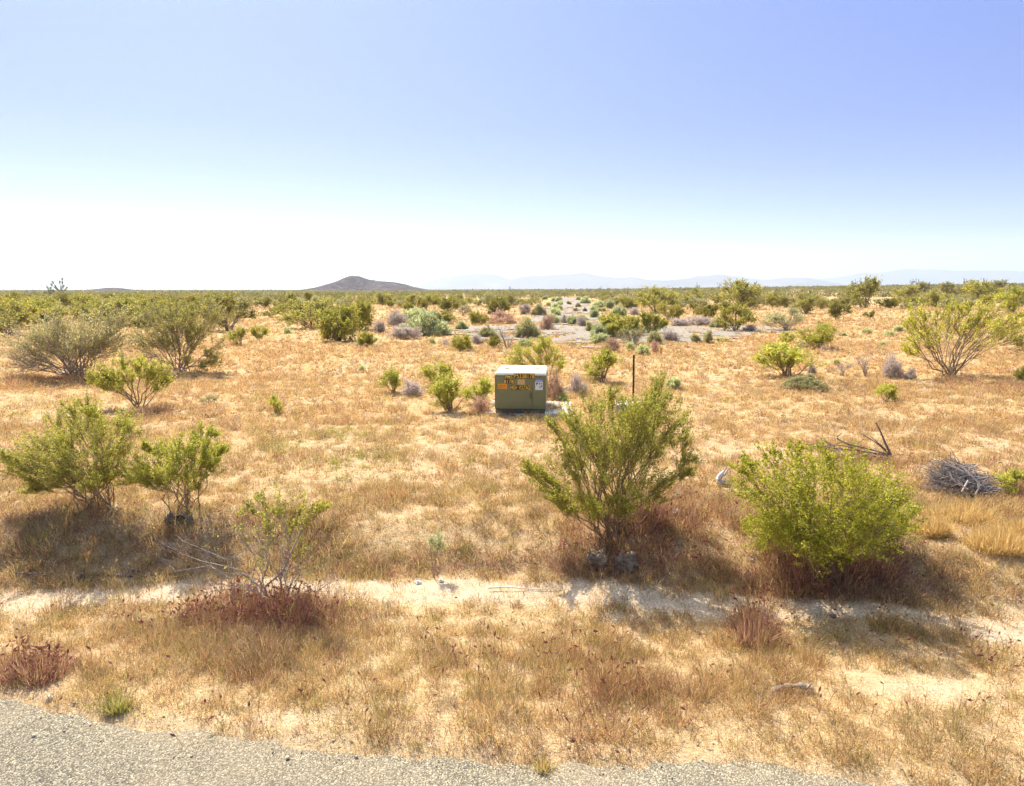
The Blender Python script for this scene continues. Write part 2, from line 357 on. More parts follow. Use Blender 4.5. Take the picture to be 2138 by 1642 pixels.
# ------------------------------------------------------------------ hills
def hills(name, prof, dist, depth, mat_, label, rough=1.0, seed=0):
    P = np.array(prof, float); px = np.linspace(P[0, 0], P[-1, 0], 260)
    hp = np.maximum(HOR - np.interp(px, P[:, 0], P[:, 1]), 0)
    hp = np.convolve(np.pad(hp, 3, 'edge'), np.ones(7) / 7, 'valid')
    X = (px - CX) / FPX * dist; H = hp / FPX * dist
    v = np.linspace(-1, 1, 61); XX, VV = np.meshgrid(X, v)
    ridge = np.broadcast_to(H, XX.shape)
    wav = 0.35 * (fbm(XX / (depth * 0.5), VV * 0, seed + 3, 3) - 0.5)
    prof_v = np.clip(1 - np.abs(VV - wav), 0, 1) ** 1.25
    u = XX / (depth * 0.16); gul = np.abs(fbm(u, VV * 2.2, seed, 5) - 0.5) * 2
    Z = ridge * prof_v * (1 - rough * 0.55 * (1 - prof_v) * gul * 1.6) + ridge * 0.05 * (fbm(u * 3, VV * 9, seed + 9, 3) - 0.5)
    YY = dist + VV * depth
    Z = Z - 3 * (np.abs(VV) > 0.98)
    n, mm = XX.shape; idx = np.arange(n * mm).reshape(n, mm)
    Q = np.stack([idx[:-1, :-1], idx[:-1, 1:], idx[1:, 1:], idx[1:, :-1]], -1).reshape(-1, 4)
    tag(link(name, smooth(np_mesh(name, np.stack([XX.ravel(), YY.ravel(), Z.ravel()], -1), Q)), mat_), label, None, None, 'structure')
def hill_mat(name, c1, c2, c3, sc):
    m, nt, p, out = mat(name); tc = N(nt, 'ShaderNodeTexCoord')
    n = noise(nt, sc, 8, tc.outputs['Object'], 0.65)
    nt.links.new(ramp(nt, n.outputs[0], [(0.35, c1), (0.55, c2), (0.72, c3)]), p.inputs['Base Color'])
    p.inputs['Roughness'].default_value = 1; p.inputs['Specular IOR Level'].default_value = 0; return m
M_hill = hill_mat('hill_rock', (0.04, 0.028, 0.028), (0.085, 0.062, 0.058), (0.19, 0.135, 0.105), 0.06)
M_mount = hill_mat('mountain_rock', (0.12, 0.09, 0.085), (0.19, 0.15, 0.13), (0.26, 0.21, 0.18), 0.0012)
hills('hill', [(590, 606), (640, 602), (665, 597), (690, 590), (715, 583), (732, 576.5), (745, 573), (760, 575), (775, 580.5), (800, 584.5), (825, 586), (850, 591), (870, 597), (890, 601), (930, 606)], 1050, 150, M_hill, 'pointed purple brown rocky hill on the horizon', 1.5, 3)
hills('hill', [(165, 607), (190, 604), (215, 600.5), (235, 598), (250, 597.5), (268, 599), (285, 602.5), (320, 607)], 1050, 85, M_hill, 'low brown hump on the horizon at the left', 1, 8)
hills('mountains', [(840, 606), (880, 596), (905, 585), (930, 579), (970, 574.5), (1000, 572), (1035, 573.5), (1060, 581), (1090, 588), (1140, 594), (1260, 606)], 7000, 750, M_mount, 'faint pale blue ridge right of the pointed hill', 0.6, 13)
hills('mountains', [(1020, 606), (1060, 586), (1085, 578), (1110, 575.5), (1150, 574), (1195, 572), (1213, 568.5), (1228, 572), (1250, 577), (1290, 580.5), (1318, 578), (1345, 584), (1385, 585.5), (1430, 581.5), (1455, 576), (1475, 575.5), (1500, 572.5), (1515, 577), (1530, 576), (1560, 581), (1600, 584), (1640, 579), (1680, 580), (1710, 586), (1760, 594), (1830, 606)], 6200, 700, M_mount, 'faint pale blue ridge with several small peaks behind the scrub', 0.6, 23)
hills('mountains', [(1500, 606), (1560, 590), (1640, 581), (1700, 583), (1740, 579.5), (1790, 569), (1815, 571.5), (1850, 566), (1880, 562), (1920, 562.5), (1990, 566), (2050, 565.5), (2140, 569), (2250, 566), (2400, 575), (2600, 606)], 8600, 900, M_mount, 'faintest and highest pale blue ridge at the right', 0.6, 33)

# ------------------------------------------------------------------ shrubs
def grow(seed, cl, base_r=0.05, stem_r=0.012, twigs=12, sprigs=5, leaves=9, ll=0.02, lw=0.011, cols=None, up=0.5, fork=0.5,
         arch=0.45, S=4, sprig_len=0.8, tw_r=0.28, wig=0.05, K=7):
    """cl rows: x, y, z, r, leafiness (0-1.5). Returns stem mesh data and leaf mesh data."""
    rng = np.random.default_rng(seed); cl = np.array(cl, float)
    cl = cl[np.argsort(np.linalg.norm(cl[:, :3], axis=1))]; n = len(cl)
    end = cl[:, :3]; th = rng.uniform(0, 2 * math.pi, n); br = base_r * np.sqrt(rng.uniform(0, 1, n))
    start = np.stack([br * np.cos(th), br * np.sin(th), np.full(n, -0.03)], -1)
    L = np.linalg.norm(end - start, axis=1)
    mains = np.zeros((n, K, 3)); rad = np.zeros((n, K)); tt = np.linspace(0, 1, K)
    for i in range(n):
        r0 = stem_r * (0.55 + 0.6 * rng.random())
        if i > 3 and rng.random() < fork:
            dirs = nrm(end[:i]); dd = dirs @ nrm(end[i]) - 0.15 * np.linalg.norm(end[:i] - end[i], axis=1) / max(L.max(), 1e-3)
            j = int(np.argmax(dd)); kk = rng.integers(1, K - 3); start[i] = mains[j, kk]; r0 = min(r0, rad[j, kk] * 0.8)
        a, b = start[i], end[i]; d = b - a
        c = a + d * np.array([arch, arch, 0.62]) + rng.normal(0, 0.06, 3) * np.linalg.norm(d)
        p = bezier(a[None], c[None], b[None], K)[0]
        p += rng.normal(0, wig, (K, 3)) * np.linalg.norm(d) * 0.5 * np.sin(tt * math.pi)[:, None]
        mains[i] = p; rad[i] = r0 * (1 - 0.72 * tt)
    sV, sF = tubes(mains, rad, S)
    St = Geo(); St.add(sV, sF)
    lf = Geo()
    if twigs:
        nt_ = np.full(n, twigs); ci = np.repeat(np.arange(n), nt_); m = len(ci)
        t = rng.uniform(0.45, 1.0, m) * (K - 1); k0 = np.minimum(t.astype(int), K - 2); f = (t - k0)[:, None]
        a = mains[ci, k0] * (1 - f) + mains[ci, k0 + 1] * f
        v = nrm(rng.normal(0, 1, (m, 3))) * (rng.uniform(0, 1, m) ** 0.45)[:, None] * cl[ci, 3:4] * 1.2
        b = end[ci] + v; b[:, 2] = np.maximum(b[:, 2], 0.02)
        c = 0.5 * (a + b) + rng.normal(0, 0.12, (m, 3)) * cl[ci, 3:4]
        c[:, 2] -= 0.1 * cl[ci, 3]
        tp = bezier(a, c, b, 4); tr = stem_r * tw_r * np.linspace(1, 0.4, 4)[None] * rng.uniform(0.6, 1.1, m)[:, None]
        V, F = tubes(tp, tr, 3); St.add(V, F)
        if sprigs:
            ti = np.repeat(np.arange(m), sprigs); q = len(ti)
            t = rng.uniform(0.35, 1.0, q) * 3; k0 = np.minimum(t.astype(int), 2); f = (t - k0)[:, None]
            a = tp[ti, k0] * (1 - f) + tp[ti, k0 + 1] * f
            out = nrm(tp[ti, 3] - tp[ti, 1]); o2 = nrm(end[ci[ti]] * np.array([1, 1, 0.6]))
            d = nrm(out * 0.7 + o2 * 0.5 + np.array([0, 0, up]) + rng.normal(0, 0.38, (q, 3)))
            sl = cl[ci[ti], 3] * sprig_len * rng.uniform(0.5, 1.2, q)
            b = a + d * sl[:, None]; b[:, 2] = np.maximum(b[:, 2], 0.01)
            V, F = tubes(np.stack([a, b], 1), np.tile(stem_r * tw_r * np.array([0.45, 0.2]), (q, 1)), 3); St.add(V, F)
            if leaves:
                si = np.repeat(np.arange(q), leaves); keep = rng.random(len(si)) < cl[ci[ti[si]], 4]; si = si[keep]; w = len(si)
                if w:
                    t = rng.uniform(0.1, 1.08, w)[:, None]
                    p = a[si] + (b - a)[si] * t + rng.normal(0, 0.35 * ll, (w, 3)); p[:, 2] = np.maximum(p[:, 2], 0.01)
                    dl = nrm(d[si] * 0.7 + rng.normal(0, 0.6, (w, 3))); sd = nrm(np.cross(dl, rng.normal(0, 1, (w, 3))))
                    s = rng.uniform(0.65, 1.3, w)[:, None]
                    V = np.stack([p, p + dl * ll * s * 0.5 + sd * lw * s * 0.5, p + dl * ll * s, p + dl * ll * s * 0.5 - sd * lw * s * 0.5], 1).reshape(-1, 3)
                    F = np.arange(w * 4).reshape(-1, 4)
                    cc = np.array([c_ for c_, _ in cols]); pw = np.array([w_ for _, w_ in cols], float); pw /= pw.sum()
                    tone = cc[rng.choice(len(cc), m, p=pw)][ti[si]] * 0.6 + cc[rng.choice(len(cc), w, p=pw)] * 0.4
                    tone = tone * rng.uniform(0.75, 1.25, w)[:, None]
                    lf.add(V, F, None, np.repeat(tone, 4, 0))
    return St, lf
def vase(seed, n, h=0.7, low=0.35, r=0.16, dens=1.0, open_=0.5):
    rng = np.random.default_rng(seed); o = []; a0, a1 = rng.uniform(0, 6.28, 2); gap = rng.uniform(0, 6.28)
    while len(o) < n:
        z = h * (low + (1 - low) * rng.random() ** 0.7); rr = 0.5 * (open_ + (1 - open_) * min(1, z / h * 1.15)) * math.sqrt(rng.random())
        a = rng.uniform(0, 2 * math.pi)
        if abs((a - gap + 3.14159) % 6.28318 - 3.14159) < 0.45 and rr > 0.15: continue
        rr *= 1 + 0.3 * math.cos(a - a0); z *= 1 + 0.2 * math.cos(a - a1); top = 1 - 0.35 * (rr / 0.5) ** 2
        o.append((rr * 0.85 * math.cos(a), rr * 0.85 * math.sin(a), min(z, h * top) - r * 0.4, r * rng.uniform(0.5, 1.25), dens * rng.uniform(0.3, 1.2)))
    return o
def dome(seed, n, h=0.6, r=0.17, dens=1.0, zmin=0.12):
    rng = np.random.default_rng(seed); o = []
    while len(o) < n:
        v = rng.uniform(-1, 1, 3); v[2] = abs(v[2]); q = np.linalg.norm(v)
        if q > 1 or q < 0.35 or v[2] < zmin: continue
        o.append((v[0] * 0.4, v[1] * 0.4, max(v[2] * (h - 0.07), 0.05), r * rng.uniform(0.7, 1.1), dens * rng.uniform(0.7, 1.1)))
    return o
OLIVE = [((0.377, 0.348, 0.069), 3), ((0.476, 0.417, 0.099), 2), ((0.268, 0.259, 0.059), 2)]
GREEN = [((0.517, 0.506, 0.072), 3), ((0.682, 0.627, 0.121), 2), ((0.341, 0.363, 0.055), 1.5)]
BRIGHT = [((0.572, 0.550, 0.044), 3), ((0.748, 0.693, 0.099), 2), ((0.396, 0.418, 0.033), 2)]
DARK = [((0.361, 0.339, 0.051), 3), ((0.474, 0.418, 0.068), 2), ((0.247, 0.247, 0.040), 1)]
YELL = [((0.415, 0.361, 0.054), 3), ((0.325, 0.298, 0.045), 2), ((0.487, 0.406, 0.090), 1)]
SAGE = [((0.54, 0.56, 0.25), 3), ((0.66, 0.66, 0.33), 2), ((0.42, 0.45, 0.19), 1)]
DULL = [((0.440, 0.418, 0.176), 2), ((0.517, 0.462, 0.209), 2), ((0.341, 0.319, 0.132), 1)]
GREY = [((0.528, 0.429, 0.363), 1), ((0.638, 0.528, 0.451), 1)]
RUST = [((0.638, 0.396, 0.264), 1), ((0.748, 0.506, 0.341), 1), ((0.495, 0.297, 0.209), 1)]
SPEC = {   # kind: (object name, category, stem material, leaf colours, form, builder arguments)
    'creo': ('creosote_bush', 'shrub', M_bark, OLIVE, 'vase', dict(twigs=8, sprigs=6, leaves=6, ll=0.036, lw=0.022)),
    'green': ('creosote_bush', 'shrub', M_bark, GREEN, 'vase', dict(twigs=8, sprigs=6, leaves=7, ll=0.034, lw=0.02)),
    'dark': ('creosote_bush', 'shrub', M_bark, DARK, 'vase2', dict(twigs=8, sprigs=6, leaves=7, ll=0.04, lw=0.025)),
    'yellow': ('creosote_bush', 'shrub', M_bark, YELL, 'vase', dict(twigs=8, sprigs=6, leaves=6, ll=0.04, lw=0.025)),
    'sparse': ('creosote_bush', 'shrub', M_greybark, DULL, 'vase', dict(twigs=9, sprigs=6, leaves=4, ll=0.032, lw=0.018)),
    'sage': ('sagebrush', 'shrub', M_greybark, SAGE, 'dome', dict(twigs=7, sprigs=5, leaves=9, ll=0.075, lw=0.02, up=0.9)),
    'dullsage': ('sagebrush', 'shrub', M_greybark, DULL, 'dome', dict(twigs=7, sprigs=5, leaves=8, ll=0.07, lw=0.02, up=0.9)),
    'grey': ('dead_shrub', 'shrub', M_greybark, GREY, 'dome', dict(twigs=8, sprigs=7, leaves=3, ll=0.07, lw=0.012, up=0.7, stem_r=0.014)),
    'rust': ('dead_shrub', 'shrub', M_redbark, RUST, 'dome', dict(twigs=8, sprigs=6, leaves=3, ll=0.05, lw=0.013, up=0.8, stem_r=0.011)),
    'bare': ('dead_shrub', 'shrub', M_greybark, GREY, 'vase', dict(twigs=5, sprigs=4, leaves=1, ll=0.04, lw=0.01, stem_r=0.016)),
}
LIB = {}
def lib(kind, var):
    if (kind, var) in LIB: return LIB[(kind, var)]
    nm, cat, sm, cols, form, kw = SPEC[kind]; sd = abs(hash((len(kind) * 31 + ord(kind[0]) * 7 + ord(kind[-1]), var))) % 99991
    cl = vase(sd, 24, 0.7, 0.30, 0.15) if form == 'vase' else vase(sd, 32, 0.7, 0.12, 0.16, 0.85, 0.75) if form == 'vase2' else dome(sd, 30, 0.6)
    if kind == 'bare': cl = cl[:13]
    args = dict(kw); args.setdefault('stem_r', 0.011)
    St, lf = grow(sd + 1, cl, cols=cols, base_r=0.06, **args)
    ms = St.mesh('shrub_stems'); ms.materials.append(sm); ml = lf.mesh('shrub_foliage'); ml.materials.append(M_leaf)
    LIB[(kind, var)] = (ms, ml, 0.7 if form != 'dome' else 0.6); return LIB[(kind, var)]
RND = random.Random(7)
def put_shrub(kind, x, y, z, w, h, label, group=None, var=None):
    nm, cat = SPEC[kind][:2]; ms, ml, uh = lib(kind, RND.randrange(5) if var is None else var)
    o = link(nm, None); o.location = (x, y, z); o.rotation_euler = (0, 0, RND.uniform(0, 6.28)); o.scale = (w, w, h / uh)
    tag(o, label, cat, group); link('stems', ms, None, o); link('foliage', ml, None, o)
    return o
def px_shrub(kind, px, py, w, h, label, group=None, var=None):
    p, mp = W(px, py); return put_shrub(kind, p[0], p[1], p[2] - 0.01, w * mp * (1.08 if SPEC[kind][4] == 'dome' else 1.26), h * mp * 1.08, label, group, var)
def traced(kind, base, clumps, label, cols=None, depth=0.6, seed=1, group=None, mats=(None, None), name=None, **kw):
    """a large near bush: crown lumps measured off the photograph, spread in depth about its own foot"""
    p, mp = W(*base); rng = np.random.default_rng(seed); nm, cat, sm, c0 = SPEC[kind][:4]
    ws = [c[0] for c in clumps]; half = 0.5 * (max(ws) - min(ws)) * mp; mid = 0.5 * (max(ws) + min(ws))
    cl = []
    for c in clumps:
        off = depth * half * math.sqrt(max(0.08, 1 - (((c[0] - mid) * mp) / (half + 1e-6)) ** 2 * 0.8)) * rng.uniform(-1, 1)
        if c[1] > base[1] - 95: off = -abs(off)            # the lowest sprays hang out over the grass on the near side
        q = at_plane(c[0], c[1], p[1] + off)
        cl.append((q[0] - p[0], off, max(q[2] - p[2], 0.04), c[2] * mp * 1.2, c[3] if len(c) > 3 else 1.0))
    St, lf = grow(seed, cl, cols=cols or c0, **kw)
    o = link(name or nm, None); o.location = tuple(p); tag(o, label, cat, group)
    link('stems', smooth(St.mesh('shrub_stems')), mats[0] or sm, o)
    if lf.V: link('foliage', lf.mesh('shrub_foliage'), M_leaf, o)
    return o

NEAR = dict(twigs=13, sprigs=8, leaves=12, ll=0.017, lw=0.010, stem_r=0.0075, base_r=0.17, up=0.5, fork=0.3, wig=0.11)
traced('green', (1278, 1112), [(1097, 977, 12), (1118, 983, 15), (1133, 1005, 24), (1160, 965, 26), (1148, 883, 13), (1179, 862, 22), (1194, 883, 20), (1180, 925, 19), (1240, 843, 25), (1273, 823, 15), (1261, 871, 27), (1230, 905, 22),
    (1297, 877, 25), (1316, 910, 32), (1322, 930, 25), (1313, 840, 18), (1343, 871, 30), (1355, 900, 26), (1377, 831, 26), (1374, 800, 14), (1401, 840, 18), (1413, 877, 25), (1422, 918, 18), (1380, 880, 30), (1431, 959, 22), (1440, 985, 9), (1395, 999, 22, .8),
    (1349, 999, 25, .8), (1304, 1014, 22, .8), (1255, 993, 25, .8), (1230, 1055, 20, .8), (1188, 1058, 22, 1), (1212, 1040, 20, 1), (1267, 1050, 22, .9), (1165, 1030, 18, 1), (1300, 1065, 20, .8), (1365, 1030, 22, .9), (1240, 1075, 18, .8), (1328, 1040, 20, .8), (1151, 1040, 14), (1197, 999, 18, .7), (1290, 950, 22, .5), (1250, 945, 22, .45), (1370, 950, 24, .5), (1340, 965, 20, .5), (1205, 955, 18, .4), (1330, 852, 20), (1352, 846, 20), (1338, 866, 20), (1366, 862, 20), (1318, 866, 14)] + [(1283 + 110 * math.cos(q * 2.4) * (q / 14) ** 0.5, 925 + 55 * math.sin(q * 2.4) * (q / 14) ** 0.5, 20, 0.6) for q in range(14)],
    'tall open creosote bush in front of the green cabinet and metal post', YELL[:1] + YELL[2:] + GREEN[:2] + GREEN, 0.65, 11, **NEAR)
traced('green', (205, 1058), [(30, 958, 17), (50, 982, 24), (54, 1009, 20), (77, 942, 30), (114, 921, 28), (118, 891, 21), (148, 908, 22), (145, 855, 16), (168, 881, 26), (182, 845, 18), (195, 858, 14), (101, 962, 25), (219, 881, 17, .6), (205, 905, 18, .6),
    (242, 888, 22, .5), (270, 874, 17, .7), (276, 894, 15, .7), (252, 921, 20, .7), (229, 938, 22, .7), (256, 948, 20, .8), (209, 969, 18, .8), (212, 999, 20), (162, 1002, 24), (188, 1009, 18), (94, 995, 20, .6), (242, 982, 15, .6), (125, 980, 20, .3), (70, 1020, 16), (160, 950, 24, .6), (10, 955, 10), (140, 985, 24, .7), (110, 1000, 22, .7), (190, 930, 22, .6), (215, 960, 22, .6), (85, 930, 22), (60, 960, 22), (130, 955, 24, .6), (175, 975, 22, .6)],
    'sprawling creosote bush leaning left on the bank above the track', GREEN + OLIVE[:2], 0.6, 21, **NEAR)
traced('green', (384, 1062), [(269, 1002, 18), (293, 969, 22), (323, 979, 22), (303, 930, 8), (340, 948, 24), (364, 928, 20), (374, 969, 25), (391, 943, 22), (414, 910, 14), (414, 932, 20), (441, 912, 13), (441, 945, 20), (464, 940, 9), (455, 972, 15), (421, 979, 18, .8), (318, 1002, 14, .7), (350, 1000, 18, .7), (405, 1005, 18, .6), (385, 985, 20, .8), (345, 975, 20, .9), (300, 990, 18), (430, 960, 18)],
    'small fan shaped creosote bush above a burrow mouth', GREEN, 0.6, 31, **NEAR)
rr = np.random.default_rng(4); dm = []
while len(dm) < 84:
    u, v = rr.uniform(-1, 1), rr.uniform(-1, 1)
    if u * u + v * v > 0.92: continue
    dm.append((1712 + 168 * u + (14 if v > 0 else 0), 1052 + 105 * v, 36 * rr.uniform(0.8, 1.2), rr.uniform(0.5, 0.95)))
dm += [(1885, 1075, 25), (1862, 1050, 25), (1880, 1100, 18), (1714, 1168, 14), (1650, 1105, 22), (1760, 1160, 16, .7), (1545, 990, 14), (1553, 960, 14), (1600, 945, 22), (1660, 936, 18), (1720, 938, 18)]
traced('green', (1722, 1200), dm, 'dense rounded bright green bush with leafy crown near the road', BRIGHT, 0.85, 41, base_r=0.22, twigs=12, sprigs=6, leaves=10, ll=0.018, lw=0.013, stem_r=0.006, up=0.35, fork=0.3, sprig_len=0.5)
traced('green', (575, 1262), [(524, 1053, 20, 1.0), (597, 1056, 24, 1.0), (648, 1067, 22, 1.0), (673, 1067, 14, 1.0), (620, 1080, 20, .9), (560, 1075, 18, .6), (628, 1143, 24, .7), (603, 1104, 18, .35), (538, 1112, 22, .2), (378, 1129, 15, 0), (340, 1135, 12, 0), (345, 1168, 14, 0), (446, 1140, 20, .03), (480, 1180, 25, 0.02), (420, 1170, 20, 0), (640, 1180, 25, .1), (560, 1160, 25, .12), (690, 1215, 20, 0), (520, 1210, 25, .02), (500, 1100, 18, .12), (570, 1100, 20, .2), (620, 1200, 25, 0.03), (450, 1215, 20, 0)],
    'half dead bush with bare grey twigs and green tips beside the track', GREEN + [((0.30, 0.16, 0.05), 2)], 0.6, 51, mats=(M_greybark, None), twigs=7, sprigs=6, leaves=13, ll=0.019, lw=0.012, stem_r=0.0095, base_r=0.08, up=0.4, fork=0.55, wig=0.14)
MID = dict(twigs=13, sprigs=7, leaves=10, ll=0.036, lw=0.022, stem_r=0.022, base_r=0.15, up=0.5, fork=0.45, sprig_len=0.7)
traced('green', (1980, 787), [(1897, 661, 16), (1892, 726, 11), (1920, 651, 18), (1920, 681, 20), (1952, 661, 24), (1960, 691, 20, .9), (1987, 641, 12), (1987, 671, 25), (2008, 643, 14), (2018, 666, 24), (2013, 691, 20, .9), (2048, 644, 18), (2048, 676, 24), (2078, 646, 18), (2083, 673, 25), (2118, 676, 24), (2131, 655, 16), (2118, 701, 18, .8), (2136, 716, 15, .7), (2078, 696, 18, .7), (2158, 690, 20), (1909, 714, 14, .7), (2170, 665, 18), (2040, 715, 18, .25), (1945, 720, 14, .3), (2145, 735, 16, .15), (1935, 700, 16, .6)],
    'big spreading creosote bush with dark bare lower branches at the right', BRIGHT + OLIVE, 0.6, 61, **MID)
traced('green', (291, 852), [(202, 782, 16), (229, 772, 18), (256, 764, 18), (286, 769, 20), (317, 763, 18), (343, 769, 16), (355, 787, 10), (219, 803, 12), (245, 790, 16), (270, 789, 15), (310, 791, 15), (335, 788, 14), (225, 790, 14), (196, 793, 8), (330, 808, 10, .4), (250, 808, 12, .4), (295, 755, 10)],
    'umbrella shaped green bush with bare fan of stems on the left', GREEN + OLIVE[:1], 0.8, 71, **dict(MID, ll=0.028, lw=0.017, stem_r=0.015, base_r=0.08, fork=0.25))
rr = np.random.default_rng(9)
c8 = [(rr.uniform(20, 285), rr.uniform(645, 735), rr.uniform(17, 29), rr.uniform(.45, .95)) for _ in range(46)] + [(20 + rr.uniform(-15, 40), rr.uniform(720, 770), 18, .02) for _ in range(6)] + [(rr.uniform(60, 220), rr.uniform(710, 760), 18, .06) for _ in range(10)]
traced('sparse', (160, 786), c8, 'huge straggly grey stemmed creosote bush at the left edge', DULL + OLIVE[1:2], 0.6, 81, mats=(M_greybark, None), **dict(MID, twigs=12, sprigs=6, leaves=8, base_r=0.35))
c9 = [(rr.uniform(275, 455), rr.uniform(645, 730), rr.uniform(16, 27), rr.uniform(.5, 1.0)) for _ in range(34)] + [(445, 740, 14), (450, 755, 12), (395, 755, 14, .8), (300, 740, 16, .1), (330, 750, 16, .1), (425, 765, 12, .8)]
traced('sparse', (376, 776), c9, 'large creosote bush with dark tangled base behind the umbrella bush', OLIVE, 0.6, 91, **dict(MID, base_r=0.3, leaves=8))
traced('green', (1148, 806), [(1070, 745, 15), (1090, 735, 18), (1115, 722, 16), (1110, 745, 18), (1140, 730, 20), (1145, 750, 18), (1165, 745, 12), (1170, 758, 9), (1085, 755, 12), (1125, 755, 16, .7), (1140, 716, 10), (1158, 775, 10, .2)],
    'leafy green bush rising behind the green cabinet', GREEN, 0.7, 101, **dict(MID, ll=0.028, lw=0.017, stem_r=0.014, base_r=0.1))

